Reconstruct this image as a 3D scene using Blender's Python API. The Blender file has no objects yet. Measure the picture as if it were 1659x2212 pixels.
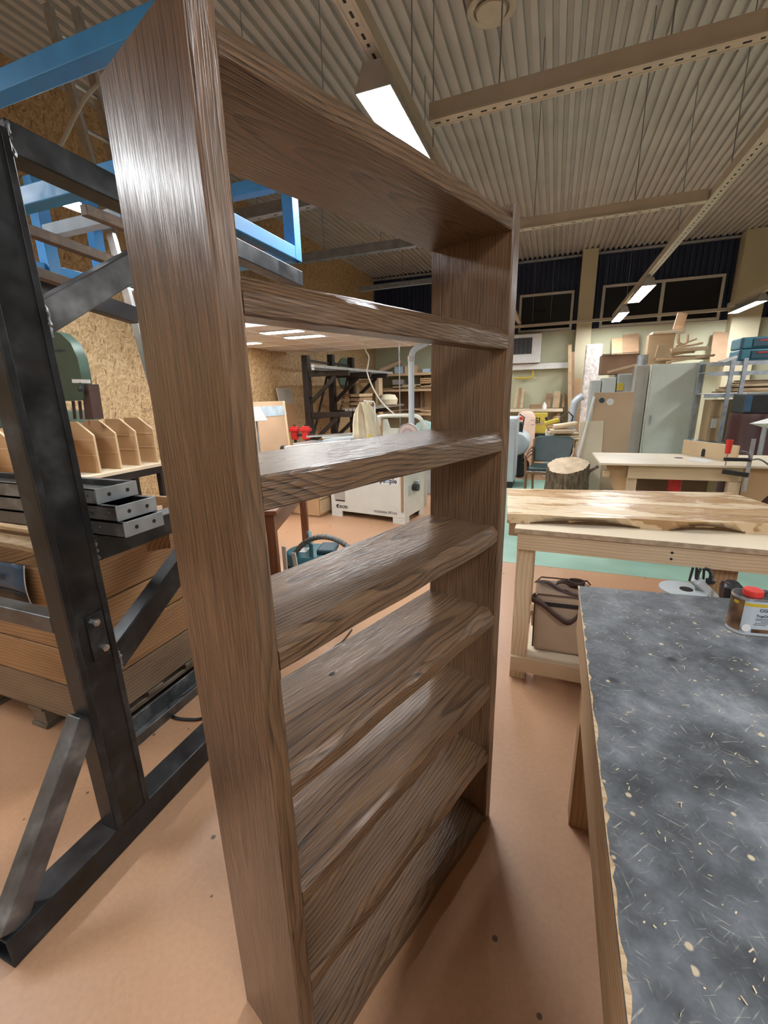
import bpy, bmesh, math, random
from mathutils import Vector, Matrix
random.seed(7)
R_ = math.radians
SC = bpy.context.scene
COL = SC.collection

# ------------------------------------------------------------------ camera
F_PX = 939.76
CAM = Vector((0, 0, 1.5508))
YAW, PITCH, ROLL = R_(21), -0.2682, -0.024

def cam_axes():
    cy, sy, cp, sp = math.cos(YAW), math.sin(YAW), math.cos(PITCH), math.sin(PITCH)
    fwd = Vector((-sy * cp, cy * cp, sp))
    r0 = Vector((cy, sy, 0))
    u0 = r0.cross(fwd)
    cr, sr = math.cos(ROLL), math.sin(ROLL)
    return r0 * cr + u0 * sr, u0 * cr - r0 * sr, fwd

RT, UP, FW = cam_axes()
cd = bpy.data.cameras.new('camera')
cd.sensor_fit = 'HORIZONTAL'
cd.sensor_width = 36
cd.lens = F_PX / 1659 * 36
cd.clip_start = 0.02
cam = bpy.data.objects.new('camera', cd)
COL.objects.link(cam)
cam.matrix_world = Matrix(((RT.x, UP.x, -FW.x, CAM.x), (RT.y, UP.y, -FW.y, CAM.y), (RT.z, UP.z, -FW.z, CAM.z), (0, 0, 0, 1)))
SC.camera = cam

# ------------------------------------------------------------------ world, exposure, lamp power
w = bpy.data.worlds.new('night')
SC.world = w
w.use_nodes = True
w.node_tree.nodes['Background'].inputs[0].default_value = (0.01, 0.012, 0.02, 1)
w.node_tree.nodes['Background'].inputs[1].default_value = 1.0
SC.view_settings.view_transform = 'Standard'
SC.view_settings.look = 'None'
SC.view_settings.gamma = 1
SC.view_settings.use_curve_mapping = False
SC.view_settings.exposure = 0.60
SC.cycles.max_bounces = 4
SC.cycles.diffuse_bounces = 3
SC.cycles.glossy_bounces = 2
SC.cycles.transmission_bounces = 2
LAMP_POWER = 60.0          # emission strength of the fluorescent tubes' diffusers
PANEL_POWER = 40.0

# ------------------------------------------------------------------ photo pixel -> point on a known plane
def P(u, v, x=None, y=None, z=None):
    d = FW + RT * ((u - 829.5) / F_PX) - UP * ((v - 1106) / F_PX)
    if x is not None: t = (x - CAM.x) / d.x
    elif y is not None: t = (y - CAM.y) / d.y
    else: t = (z - CAM.z) / d.z
    return CAM + d * t

# ------------------------------------------------------------------ mesh helpers
class MB:
    def __init__(s): s.v = []; s.f = []
    def add(s, vs, fs):
        o = len(s.v); s.v += [Vector(q) for q in vs]; s.f += [[i + o for i in f] for f in fs]; return s
    def box(s, a, b):
        x0, y0, z0 = a; x1, y1, z1 = b
        return s.add([(x0,y0,z0),(x1,y0,z0),(x1,y1,z0),(x0,y1,z0),(x0,y0,z1),(x1,y0,z1),(x1,y1,z1),(x0,y1,z1)],
                     [(0,3,2,1),(4,5,6,7),(0,1,5,4),(1,2,6,5),(2,3,7,6),(3,0,4,7)])
    def bar(s, p, q, w, h, up=(0, 0, 1)):
        p, q = Vector(p), Vector(q); d = (q - p).normalized(); up = Vector(up)
        a = d.cross(up)
        if a.length < 1e-4: a = d.cross(Vector((0, 1, 0)))
        a.normalize(); b = a.cross(d)
        c = [(-1,-1),(1,-1),(1,1),(-1,1)]
        vs = [e + a * (i * w / 2) + b * (j * h / 2) for e in (p, q) for i, j in c]
        return s.add(vs, [(0,1,2,3),(7,6,5,4),(0,4,5,1),(1,5,6,2),(2,6,7,3),(3,7,4,0)])
    def hollow(s, p, q, w, h, t, up=(0, 0, 1)):
        p, q = Vector(p), Vector(q); d = (q - p).normalized(); up = Vector(up)
        a = d.cross(up)
        if a.length < 1e-4: a = d.cross(Vector((0, 1, 0)))
        a.normalize(); b = a.cross(d)
        c = [(-1,-1),(1,-1),(1,1),(-1,1)]
        vs = []
        for e in (p, q):
            vs += [e + a*(i*w/2) + b*(j*h/2) for i, j in c] + [e + a*(i*(w/2-t)) + b*(j*(h/2-t)) for i, j in c]
        fs = []
        for k in range(4):
            m = (k + 1) % 4
            fs += [(k, 8+k, 8+m, m), (4+k, 4+m, 12+m, 12+k), (k, m, 4+m, 4+k), (8+k, 12+k, 12+m, 8+m)]
        return s.add(vs, fs)
    def cyl(s, p, q, r, r2=None, n=14, caps=True):
        p, q = Vector(p), Vector(q); d = (q - p).normalized(); r2 = r if r2 is None else r2
        a = d.orthogonal().normalized(); b = d.cross(a)
        vs = []
        for e, rr in ((p, r), (q, r2)):
            vs += [e + (a * math.cos(2*math.pi*i/n) + b * math.sin(2*math.pi*i/n)) * rr for i in range(n)]
        fs = [(i, (i+1) % n, n + (i+1) % n, n + i) for i in range(n)]
        if caps: fs += [tuple(range(n))[::-1], tuple(range(n, 2*n))]
        return s.add(vs, fs)
    def tube(s, pts, r, n=8, rs=None):
        pts = [Vector(q) for q in pts]; m = len(pts); vs = []; a = None
        for i, p in enumerate(pts):
            d = (pts[min(i+1, m-1)] - pts[max(i-1, 0)]).normalized()
            if a is None: a = d.orthogonal().normalized()
            a = (a - d * a.dot(d)).normalized(); b = d.cross(a)
            rr = rs[i] if rs else r
            vs += [p + (a * math.cos(2*math.pi*k/n) + b * math.sin(2*math.pi*k/n)) * rr for k in range(n)]
        fs = [(i*n + k, i*n + (k+1) % n, (i+1)*n + (k+1) % n, (i+1)*n + k) for i in range(m-1) for k in range(n)]
        fs += [tuple(range(n))[::-1], tuple(range((m-1)*n, m*n))]
        return s.add(vs, fs)
    def poly(s, pts, vec):
        pts = [Vector(q) for q in pts]; n = len(pts); vec = Vector(vec)
        fs = [tuple(range(n))[::-1], tuple(range(n, 2*n))] + [(i, (i+1) % n, n + (i+1) % n, n + i) for i in range(n)]
        return s.add(pts + [q + vec for q in pts], fs)
    def lathe(s, prof, c=(0, 0, 0), n=24, sx=1, sy=1):
        c = Vector(c); vs = []
        for r, z in prof:
            vs += [c + Vector((math.cos(2*math.pi*k/n)*r*sx, math.sin(2*math.pi*k/n)*r*sy, z)) for k in range(n)]
        m = len(prof)
        fs = [(i*n + k, i*n + (k+1) % n, (i+1)*n + (k+1) % n, (i+1)*n + k) for i in range(m-1) for k in range(n)]
        fs += [tuple(range(n))[::-1], tuple(range((m-1)*n, m*n))]
        return s.add(vs, fs)
    def strip(s, rows):
        m, n = len(rows), len(rows[0])
        vs = [q for r in rows for q in r]
        return s.add(vs, [(i*n+k, i*n+k+1, (i+1)*n+k+1, (i+1)*n+k) for i in range(m-1) for k in range(n-1)])

def smooth_pts(pts, k=6):
    pts = [Vector(p) for p in pts]; out = []
    for i in range(len(pts) - 1):
        p0, p1, p2, p3 = pts[max(i-1, 0)], pts[i], pts[i+1], pts[min(i+2, len(pts)-1)]
        for j in range(k):
            t = j / k
            out.append(0.5 * ((2*p1) + (p2-p0)*t + (2*p0-5*p1+4*p2-p3)*t*t + (3*p1-p0-3*p2+p3)*t*t*t))
    out.append(pts[-1])
    return out

def tag(o, label=None, cat=None, group=None, kind=None):
    if label: o['label'] = label
    if cat: o['category'] = cat
    if group: o['group'] = group
    if kind: o['kind'] = kind
    return o

def mk(name, mb, mat, parent=None, local=False, bevel=0.0, smooth=False, seg=2, label=None, cat=None, group=None, kind=None, recalc=True, center=False):
    xs = [[p[i] for p in mb.v] for i in range(3)]
    o = Vector(((min(xs[0])+max(xs[0]))/2, (min(xs[1])+max(xs[1]))/2, (min(xs[2])+max(xs[2]))/2 if center else min(xs[2])))
    me = bpy.data.meshes.new(name)
    me.from_pydata([p - o for p in mb.v], [], mb.f)
    if recalc:
        bm = bmesh.new(); bm.from_mesh(me); bmesh.ops.recalc_face_normals(bm, faces=bm.faces); bm.to_mesh(me); bm.free()
    if smooth:
        me.polygons.foreach_set('use_smooth', [True] * len(me.polygons))
        me.set_sharp_from_angle(angle=R_(38))
    me.update()
    ob = bpy.data.objects.new(name, me)
    COL.objects.link(ob)
    if mat: me.materials.append(mat)
    if parent is not None:
        ob.parent = parent
        if local: ob.location = o
        else:
            mw = Matrix.LocRotScale(parent.location, parent.rotation_euler, None) if parent.parent is None else \
                 Matrix.LocRotScale(parent.parent.location, parent.parent.rotation_euler, None) @ Matrix.LocRotScale(parent.location, parent.rotation_euler, None)
            m = mw.inverted() @ Matrix.Translation(o)
            ob.location = m.to_translation(); ob.rotation_euler = m.to_euler()
    else:
        ob.location = o
    if bevel > 0:
        b = ob.modifiers.new('bevel', 'BEVEL'); b.width = bevel; b.segments = seg; b.limit_method = 'ANGLE'; b.angle_limit = R_(40)
    return tag(ob, label, cat, group, kind)

def thing(name, label, cat, loc=(0, 0, 0), rz=0.0, group=None):
    o = bpy.data.objects.new(name, None)
    COL.objects.link(o)
    o.empty_display_size = 0.1
    o.location = loc; o.rotation_euler = (0, 0, rz)
    return tag(o, label, cat, group)

def struct(name, mb, mat, parent=None, **k):
    o = mk(name, mb, mat, parent, **k)
    if parent is None: o['kind'] = 'structure'
    return o

def copy_thing(root, loc, rz=None, label=None):
    r = root.copy(); COL.objects.link(r); r.location = loc
    if rz is not None: r.rotation_euler = (0, 0, rz)
    if label: r['label'] = label
    for ch in list(root.children):
        c = ch.copy(); COL.objects.link(c); c.parent = r
        for g in ch.children:
            d = g.copy(); COL.objects.link(d); d.parent = c
    return r

def share(src, parent, loc, rot=(0, 0, 0), name=None):
    o = src.copy(); o.name = name or src.name.split('.')[0]; COL.objects.link(o); o.parent = parent; o.location = loc; o.rotation_euler = rot
    return o

def text_mesh(s, size, bold=0.0):
    cu = bpy.data.curves.new('lettering', 'FONT'); cu.body = s; cu.size = size; cu.offset = bold; cu.extrude = 0.0004; cu.resolution_u = 3
    t = bpy.data.objects.new('lettering', cu); COL.objects.link(t)
    bpy.context.view_layer.update()
    me = bpy.data.meshes.new_from_object(t.evaluated_get(bpy.context.evaluated_depsgraph_get()))
    bpy.data.objects.remove(t); bpy.data.curves.remove(cu)
    return me

def lettering(s, size, origin, xdir, updir, mat, parent, bold=0.0, sx=1.0):
    me = text_mesh(s, size, bold); me.name = 'lettering'
    me.materials.clear(); me.materials.append(mat)
    ob = bpy.data.objects.new('lettering', me); COL.objects.link(ob)
    X = Vector(xdir).normalized(); U = Vector(updir); U = (U - X * U.dot(X)).normalized(); Z = X.cross(U)
    m = Matrix(((X.x*sx, U.x, Z.x, origin[0]), (X.y*sx, U.y, Z.y, origin[1]), (X.z*sx, U.z, Z.z, origin[2]), (0, 0, 0, 1)))
    if sx != 1.0:
        me.transform(Matrix.Diagonal((sx, 1, 1, 1)))
        m = Matrix(((X.x, U.x, Z.x, origin[0]), (X.y, U.y, Z.y, origin[1]), (X.z, U.z, Z.z, origin[2]), (0, 0, 0, 1)))
    ob.parent = parent
    pm = Matrix.LocRotScale(parent.location, parent.rotation_euler, None)
    if parent.parent is not None: pm = Matrix.LocRotScale(parent.parent.location, parent.parent.rotation_euler, None) @ pm
    m = pm.inverted() @ m
    ob.location = m.to_translation(); ob.rotation_euler = m.to_euler()
    return ob
# ------------------------------------------------------------------ materials
def new_mat(name):
    m = bpy.data.materials.new(name); m.use_nodes = True
    return m, m.node_tree, m.node_tree.nodes['Principled BSDF']

def nd(nt, typ, ins=None, **props):
    n = nt.nodes.new(typ)
    for k, v in props.items(): setattr(n, k, v)
    for k, v in (ins or {}).items():
        if isinstance(v, bpy.types.NodeSocket): nt.links.new(v, n.inputs[k])
        else: n.inputs[k].default_value = v
    return n

def mth(nt, op, a, b=None, c=None):
    n = nt.nodes.new('ShaderNodeMath'); n.operation = op
    for i, v in enumerate((a, b, c)):
        if v is None: continue
        if isinstance(v, bpy.types.NodeSocket): nt.links.new(v, n.inputs[i])
        else: n.inputs[i].default_value = v
    return n.outputs[0]

def ramp(nt, fac, stops):
    n = nt.nodes.new('ShaderNodeValToRGB')
    while len(n.color_ramp.elements) < len(stops): n.color_ramp.elements.new(0.5)
    for e, (p, c) in zip(n.color_ramp.elements, stops):
        e.position = p; e.color = (c[0], c[1], c[2], 1) if not isinstance(c, (int, float)) else (c, c, c, 1)
    nt.links.new(fac, n.inputs[0])
    return n.outputs[0]

def mixc(nt, fac, a, b, mode='MIX'):
    n = nt.nodes.new('ShaderNodeMix'); n.data_type = 'RGBA'; n.blend_type = mode
    for i, v in ((0, fac), (6, a), (7, b)):
        if isinstance(v, bpy.types.NodeSocket): nt.links.new(v, n.inputs[i])
        elif i == 0: n.inputs[0].default_value = v
        else: n.inputs[i].default_value = (v[0], v[1], v[2], 1)
    return n.outputs[2]

def coords(nt, scale=(1, 1, 1), rand=0.0, rot=(0, 0, 0)):
    tc = nd(nt, 'ShaderNodeTexCoord').outputs['Object']
    if rand:
        oi = nd(nt, 'ShaderNodeObjectInfo').outputs['Random']
        k = mth(nt, 'MULTIPLY', oi, rand)
        cv = nd(nt, 'ShaderNodeCombineXYZ', {0: k, 1: k, 2: k}).outputs[0]
        a = nd(nt, 'ShaderNodeVectorMath', operation='ADD'); nt.links.new(tc, a.inputs[0]); nt.links.new(cv, a.inputs[1]); tc = a.outputs[0]
    return nd(nt, 'ShaderNodeMapping', {0: tc, 2: rot, 3: scale}).outputs[0]

def noise(nt, vec, scale, detail=2, rough=0.55, out='Fac'):
    return nd(nt, 'ShaderNodeTexNoise', {'Vector': vec, 'Scale': scale, 'Detail': detail, 'Roughness': rough}).outputs[out]

def bump(nt, bsdf, h, strength, dist=0.01):
    b = nd(nt, 'ShaderNodeBump', {'Height': h, 'Strength': strength, 'Distance': dist})
    nt.links.new(b.outputs[0], bsdf.inputs['Normal'])

def plain(name, col, rough=0.5, metal=0.0, var=0.12, scale=8.0, bmp=0.0, coat=0.0, spec=0.5):
    m, nt, b = new_mat(name)
    n = noise(nt, coords(nt, rand=17.0), scale, 1)
    lo = [c * (1 - var) for c in col]; hi = [min(1, c * (1 + var)) for c in col]
    nt.links.new(ramp(nt, n, [(0.3, lo), (0.7, hi)]), b.inputs['Base Color'])
    b.inputs['Roughness'].default_value = rough; b.inputs['Metallic'].default_value = metal
    b.inputs['Specular IOR Level'].default_value = spec
    if coat: b.inputs['Coat Weight'].default_value = coat; b.inputs['Coat Roughness'].default_value = 0.15
    if bmp: bump(nt, b, noise(nt, coords(nt, rand=17.0), scale * 6, 3), bmp)
    return m

def wood(name, light, dark, axis='x', freq=110.0, rough=0.45, pore=0.4, tilt=0.1, bmp=0.25, blotch=0.25, wob=0.014, coat=0.0, ring=0.8):
    m, nt, b = new_mat(name)
    tc = nd(nt, 'ShaderNodeTexCoord').outputs['Object']
    s = nd(nt, 'ShaderNodeSeparateXYZ', {0: tc}).outputs
    g = {'x': (s[0], s[1], s[2]), 'y': (s[1], s[0], s[2]), 'z': (s[2], s[1], s[0]), 'zx': (s[2], s[0], s[1])}[axis]
    rnd = nd(nt, 'ShaderNodeObjectInfo').outputs['Random']
    r2 = mth(nt, 'FRACT', mth(nt, 'MULTIPLY', rnd, 17.37))
    r3 = mth(nt, 'FRACT', mth(nt, 'MULTIPLY', rnd, 91.7))
    gx = mth(nt, 'ADD', g[0], mth(nt, 'MULTIPLY', rnd, 23.0))
    vec = nd(nt, 'ShaderNodeCombineXYZ', {0: gx, 1: g[1], 2: g[2]}).outputs[0]
    v1 = nd(nt, 'ShaderNodeMapping', {0: vec, 3: (1.6, 5.0, 5.0)}).outputs[0]
    n1 = noise(nt, v1, 1.4, 1)
    v2 = nd(nt, 'ShaderNodeMapping', {0: vec, 3: (3.0, 1.0, 1.0)}).outputs[0]
    n2 = noise(nt, v2, 1.0, 1)
    yy = mth(nt, 'ADD', mth(nt, 'ADD', g[1], mth(nt, 'MULTIPLY', mth(nt, 'SUBTRACT', r2, 0.5), 0.16)), mth(nt, 'MULTIPLY', mth(nt, 'SUBTRACT', n2, 0.5), 0.05))
    zz = mth(nt, 'ADD', mth(nt, 'ADD', g[2], mth(nt, 'MULTIPLY', g[0], mth(nt, 'MULTIPLY', mth(nt, 'SUBTRACT', r3, 0.35), tilt * 2))), 0.075)
    d = mth(nt, 'SQRT', mth(nt, 'ADD', mth(nt, 'MULTIPLY', yy, yy), mth(nt, 'MULTIPLY', zz, zz)))
    d = mth(nt, 'ADD', d, mth(nt, 'MULTIPLY', n1, wob))
    fr = mth(nt, 'FRACT', mth(nt, 'MULTIPLY', d, freq))
    rg = ramp(nt, fr, [(0.0, 0.05), (0.5, 0.2), (0.85, ring), (0.93, ring), (1.0, 0.05)])
    v3 = nd(nt, 'ShaderNodeMapping', {0: vec, 3: (9.0, 420.0, 420.0)}).outputs[0]
    pr = noise(nt, v3, 1.0, 1)
    prr = ramp(nt, pr, [(0.45, 0.0), (0.68, 1.0)])
    bl = noise(nt, nd(nt, 'ShaderNodeMapping', {0: vec, 3: (2.0, 7.0, 7.0)}).outputs[0], 1.0, 3)
    f = mth(nt, 'ADD', mth(nt, 'MULTIPLY', rg, 0.75), mth(nt, 'MULTIPLY', prr, pore))
    f = mth(nt, 'ADD', f, mth(nt, 'MULTIPLY', mth(nt, 'SUBTRACT', bl, 0.5), blotch * 4))
    n = nt.nodes.new('ShaderNodeMath'); n.operation = 'ADD'; n.use_clamp = True; n.inputs[1].default_value = 0.0
    nt.links.new(f, n.inputs[0])
    nt.links.new(mixc(nt, n.outputs[0], light, dark), b.inputs['Base Color'])
    b.inputs['Roughness'].default_value = rough
    if coat: b.inputs['Coat Weight'].default_value = coat; b.inputs['Coat Roughness'].default_value = 0.22
    if bmp: bump(nt, b, mth(nt, 'SUBTRACT', 1.0, mth(nt, 'ADD', mth(nt, 'MULTIPLY', rg, 0.6), mth(nt, 'MULTIPLY', prr, 0.7))), bmp, 0.004)
    return m

def osb_mat():
    m, nt, b = new_mat('osb')
    acc = None
    for k, ang in enumerate((15, 75, 140, 105)):
        v = nd(nt, 'ShaderNodeMapping', {0: nd(nt, 'ShaderNodeMapping', {0: coords(nt), 1: (k * 3.7, k * 1.3, k * 2.1), 2: (R_(ang), 0, 0)}).outputs[0], 3: (1, 13, 62)}).outputs[0]
        vo = nd(nt, 'ShaderNodeTexVoronoi', {'Vector': v, 'Scale': 1.0}, voronoi_dimensions='3D')
        c = nd(nt, 'ShaderNodeSeparateColor', {0: vo.outputs['Color']}).outputs[0]
        if acc is None: acc = c
        else:
            sel = ramp(nt, noise(nt, nd(nt, 'ShaderNodeMapping', {0: coords(nt), 1: (k * 9.1, 4, k)}).outputs[0], 14, 2), [(0.5, 0.0), (0.54, 1.0)])
            acc = mth(nt, 'ADD', mth(nt, 'MULTIPLY', acc, mth(nt, 'SUBTRACT', 1.0, sel)), mth(nt, 'MULTIPLY', c, sel))
    big = noise(nt, coords(nt), 0.8, 2)
    col = ramp(nt, acc, [(0.0, (0.15, 0.085, 0.035)), (0.08, (0.36, 0.225, 0.10)), (0.5, (0.53, 0.355, 0.18)), (1.0, (0.70, 0.52, 0.30))])
    nt.links.new(mixc(nt, 0.25, col, ramp(nt, big, [(0.3, (0.36, 0.24, 0.12)), (0.7, (0.62, 0.44, 0.24))])), b.inputs['Base Color'])
    b.inputs['Roughness'].default_value = 0.62
    bump(nt, b, acc, 0.2, 0.003)
    return m

def floor_mat():
    m, nt, b = new_mat('terracotta_epoxy')
    c = coords(nt)
    n = noise(nt, c, 1.3, 5, 0.6)
    col = ramp(nt, n, [(0.3, (0.43, 0.235, 0.130)), (0.7, (0.51, 0.290, 0.168))])
    fine = ramp(nt, noise(nt, c, 60, 2), [(0.35, 0.95), (0.65, 1.03)])
    col = mixc(nt, 1.0, col, fine, 'MULTIPLY')
    vo = nd(nt, 'ShaderNodeTexVoronoi', {'Vector': c, 'Scale': 8.0, 'Randomness': 1.0}, voronoi_dimensions='2D')
    spot = ramp(nt, mth(nt, 'ADD', vo.outputs['Distance'], mth(nt, 'MULTIPLY', nd(nt, 'ShaderNodeSeparateColor', {0: vo.outputs['Color']}).outputs[0], 0.6)), [(0.075, 1.0), (0.10, 0.0)])
    col = mixc(nt, mth(nt, 'MULTIPLY', spot, 0.8), col, (0.03, 0.016, 0.012))
    scr = ramp(nt, noise(nt, nd(nt, 'ShaderNodeMapping', {0: coords(nt, rot=(0, 0, R_(35))), 3: (1, 14, 1)}).outputs[0], 3.0, 4, 0.7), [(0.68, 0.0), (0.76, 1.0)])
    col = mixc(nt, mth(nt, 'MULTIPLY', scr, 0.28), col, (0.62, 0.45, 0.34))
    nt.links.new(col, b.inputs['Base Color'])
    nt.links.new(ramp(nt, n, [(0.3, 0.34), (0.7, 0.5)]), b.inputs['Roughness'])
    return m

def worktop_mat():
    m, nt, b = new_mat('worn_black_film')
    c = coords(nt)
    n = noise(nt, c, 5.0, 5, 0.68)
    col = ramp(nt, n, [(0.32, (0.032, 0.034, 0.038)), (0.46, (0.075, 0.080, 0.088)), (0.56, (0.13, 0.138, 0.15)), (0.70, (0.26, 0.27, 0.29))])
    # scratches along several directions
    for k, (ang, th) in enumerate(((20, 0.655), (75, 0.665), (130, 0.66), (160, 0.67))):
        s = ramp(nt, noise(nt, nd(nt, 'ShaderNodeMapping', {0: nd(nt, 'ShaderNodeMapping', {0: c, 1: (k*5.3, k, 0), 2: (0, 0, R_(ang))}).outputs[0], 3: (16, 230, 1)}).outputs[0], 1.0, 4, 0.65), [(th - 0.03, 0.0), (th + 0.05, 1.0)])
        col = mixc(nt, mth(nt, 'MULTIPLY', s, 0.8), col, (0.50, 0.46, 0.38))
    vo = nd(nt, 'ShaderNodeTexVoronoi', {'Vector': coords(nt, (1, 1.0, 1)), 'Scale': 26.0}, voronoi_dimensions='2D')
    rc = nd(nt, 'ShaderNodeSeparateColor', {0: vo.outputs['Color']}).outputs
    spot = ramp(nt, mth(nt, 'ADD', vo.outputs['Distance'], mth(nt, 'MULTIPLY', rc[0], 0.9)), [(0.11, 1.0), (0.17, 0.0)])
    col = mixc(nt, spot, col, (0.55, 0.45, 0.30))
    dk = ramp(nt, noise(nt, nd(nt, 'ShaderNodeMapping', {0: c, 1: (3, 7, 0)}).outputs[0], 7.0, 2), [(0.70, 0.0), (0.74, 1.0)])
    col = mixc(nt, dk, col, (0.02, 0.021, 0.025))
    nt.links.new(col, b.inputs['Base Color'])
    b.inputs['Roughness'].default_value = 0.42
    bump(nt, b, n, 0.15, 0.004)
    return m

def steel_mat(name, base, rust, rough=0.42, metal=0.55, amt=0.5):
    m, nt, b = new_mat(name)
    LO, HI = (0.85, 1.12) if metal == 0 else (0.45, 2.2)
    c = coords(nt, rand=9.0)
    n = noise(nt, c, 7.0, 3, 0.65)
    n2 = noise(nt, nd(nt, 'ShaderNodeMapping', {0: c, 1: (4, 2, 7)}).outputs[0], 2.5, 4)
    col = ramp(nt, n, [(0.3, [v * LO for v in base]), (0.55, base), (0.75, [min(1, v * HI) for v in base])])
    col = mixc(nt, mth(nt, 'MULTIPLY', ramp(nt, n2, [(0.5, 0.0), (0.75, 1.0)]), amt), col, rust)
    nt.links.new(col, b.inputs['Base Color'])
    nt.links.new(ramp(nt, n, [(0.3, rough - 0.12), (0.7, rough + 0.15)]), b.inputs['Roughness'])
    b.inputs['Metallic'].default_value = metal
    return m

def emit_mat(name, col, strength):
    m, nt, b = new_mat(name)
    b.inputs['Base Color'].default_value = (0.9, 0.9, 0.9, 1)
    b.inputs['Emission Color'].default_value = (*col, 1)
    b.inputs['Emission Strength'].default_value = strength
    return m

def slab_mat():
    m, nt, b = new_mat('pale_maple_slab')
    c = coords(nt)
    v = nd(nt, 'ShaderNodeMapping', {0: c, 3: (1.3, 5.0, 2.0)}).outputs[0]
    n = noise(nt, v, 1.1, 5, 0.6)
    fine = noise(nt, nd(nt, 'ShaderNodeMapping', {0: c, 3: (4, 120, 60)}).outputs[0], 1.0, 2)
    col = ramp(nt, n, [(0.36, (0.70, 0.56, 0.38)), (0.49, (0.66, 0.49, 0.30)), (0.505, (0.36, 0.20, 0.085)), (0.60, (0.46, 0.28, 0.13)), (0.72, (0.60, 0.43, 0.25))])
    col = mixc(nt, mth(nt, 'MULTIPLY', fine, 0.22), col, (0.40, 0.25, 0.12))
    nt.links.new(col, b.inputs['Base Color'])
    rn = noise(nt, nd(nt, 'ShaderNodeMapping', {0: c, 3: (3, 26, 1)}).outputs[0], 1.0, 5, 0.65)
    nt.links.new(ramp(nt, rn, [(0.38, 0.22), (0.6, 0.62)]), b.inputs['Roughness'])
    bump(nt, b, rn, 0.12, 0.004)
    b.inputs['Specular IOR Level'].default_value = 0.35
    return m

def bark_mat():
    m, nt, b = new_mat('bark')
    v = nd(nt, 'ShaderNodeMapping', {0: coords(nt), 3: (1, 1, 0.28)}).outputs[0]
    n = noise(nt, v, 26.0, 5, 0.7)
    nt.links.new(ramp(nt, n, [(0.3, (0.05, 0.03, 0.018)), (0.5, (0.16, 0.105, 0.065)), (0.7, (0.34, 0.25, 0.17))]), b.inputs['Base Color'])
    b.inputs['Roughness'].default_value = 0.85
    bump(nt, b, n, 0.8, 0.02)
    return m

def crate_wood(axis):
    return wood('old_crate_pine_' + axis, (0.37, 0.205, 0.090), (0.14, 0.070, 0.03), axis, freq=60, rough=0.6, pore=0.15, blotch=0.35, tilt=0.03, wob=0.05)

def clear_glass():
    m, nt, b = new_mat('night_window_glass')
    b.inputs['Base Color'].default_value = (0.006, 0.007, 0.011, 1)
    b.inputs['Roughness'].default_value = 0.06
    return m

T = {}
T['stain_x'] = wood('stained_ash_x', (0.205, 0.114, 0.060), (0.032, 0.018, 0.010), 'x', freq=140, rough=0.32, pore=0.5, tilt=0.10, wob=0.009, bmp=0.35, blotch=0.22, coat=0.15)
T['stain_z'] = wood('stained_ash_z', (0.205, 0.114, 0.060), (0.032, 0.018, 0.010), 'z', freq=105, rough=0.32, pore=0.42, tilt=0.035, bmp=0.3, blotch=0.26, coat=0.15, ring=0.55)
T['pine_x'] = wood('pale_pine_x', (0.66, 0.50, 0.33), (0.44, 0.28, 0.15), 'x', freq=70, rough=0.5, pore=0.2, blotch=0.12, tilt=0.04)
T['pine_y'] = wood('pale_pine_y', (0.66, 0.50, 0.33), (0.44, 0.28, 0.15), 'y', freq=70, rough=0.5, pore=0.2, blotch=0.12, tilt=0.04)
T['pine_z'] = wood('pale_pine_z', (0.66, 0.50, 0.33), (0.44, 0.28, 0.15), 'z', freq=70, rough=0.5, pore=0.2, blotch=0.12, tilt=0.04)
T['oldpine_y'] = wood('used_pine_y', (0.52, 0.36, 0.21), (0.24, 0.14, 0.07), 'y', freq=60, rough=0.55, pore=0.25, blotch=0.3, tilt=0.04)
T['oldpine_shaded_z'] = wood('used_and_shaded_pine_z', (0.42, 0.25, 0.13), (0.22, 0.12, 0.06), 'z', freq=60, rough=0.55, pore=0.25, blotch=0.3, tilt=0.04)  # used pine; its darker tone also paints the shade on a bench leg
T['ply'] = plain('birch_ply_face', (0.72, 0.60, 0.44), 0.45, var=0.08, scale=3)
T['plyedge'] = plain('ply_edge', (0.42, 0.31, 0.21), 0.6, var=0.2, scale=30)
T['mdf'] = plain('mdf', (0.50, 0.31, 0.16), 0.55, var=0.06, scale=4)
T['mdfpale'] = plain('mdf_pale_edge', (0.62, 0.46, 0.28), 0.55, var=0.06, scale=4)
T['beige'] = plain('beige_board', (0.52, 0.36, 0.23), 0.55, var=0.08, scale=2)
T['osb'] = osb_mat()
T['floor'] = floor_mat()
T['green'] = plain('green_floor_paint', (0.29, 0.46, 0.36), 0.42, var=0.14, scale=2.5)
T['film'] = worktop_mat()
T['blacksteel'] = steel_mat('black_mill_steel', (0.038, 0.040, 0.043), (0.045, 0.026, 0.015), 0.4, 0.5, 0.5)
T['graysteel'] = steel_mat('bare_grey_steel', (0.16, 0.165, 0.17), (0.12, 0.09, 0.07), 0.42, 0.6, 0.3)
T['rustbar'] = steel_mat('brown_rusty_steel', (0.17, 0.12, 0.085), (0.10, 0.055, 0.03), 0.55, 0.3, 0.6)
T['rackblack'] = plain('black_brown_paint', (0.022, 0.016, 0.015), 0.45, var=0.3, scale=6)
T['blue'] = steel_mat('sky_blue_paint', (0.055, 0.32, 0.72), (0.20, 0.36, 0.46), 0.5, 0.0, 0.25)
T['bluegrey'] = plain('pale_blue_paint', (0.42, 0.52, 0.60), 0.4, var=0.15)
T['alu'] = plain('aluminium', (0.62, 0.64, 0.66), 0.32, 0.85, var=0.12, scale=12)
T['alu_dull_shaded'] = plain('dull_and_shaded_aluminium', (0.30, 0.32, 0.34), 0.4, 0.7, var=0.15, scale=12)  # dull metal; also carries the shade of the dim cross rails
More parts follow.
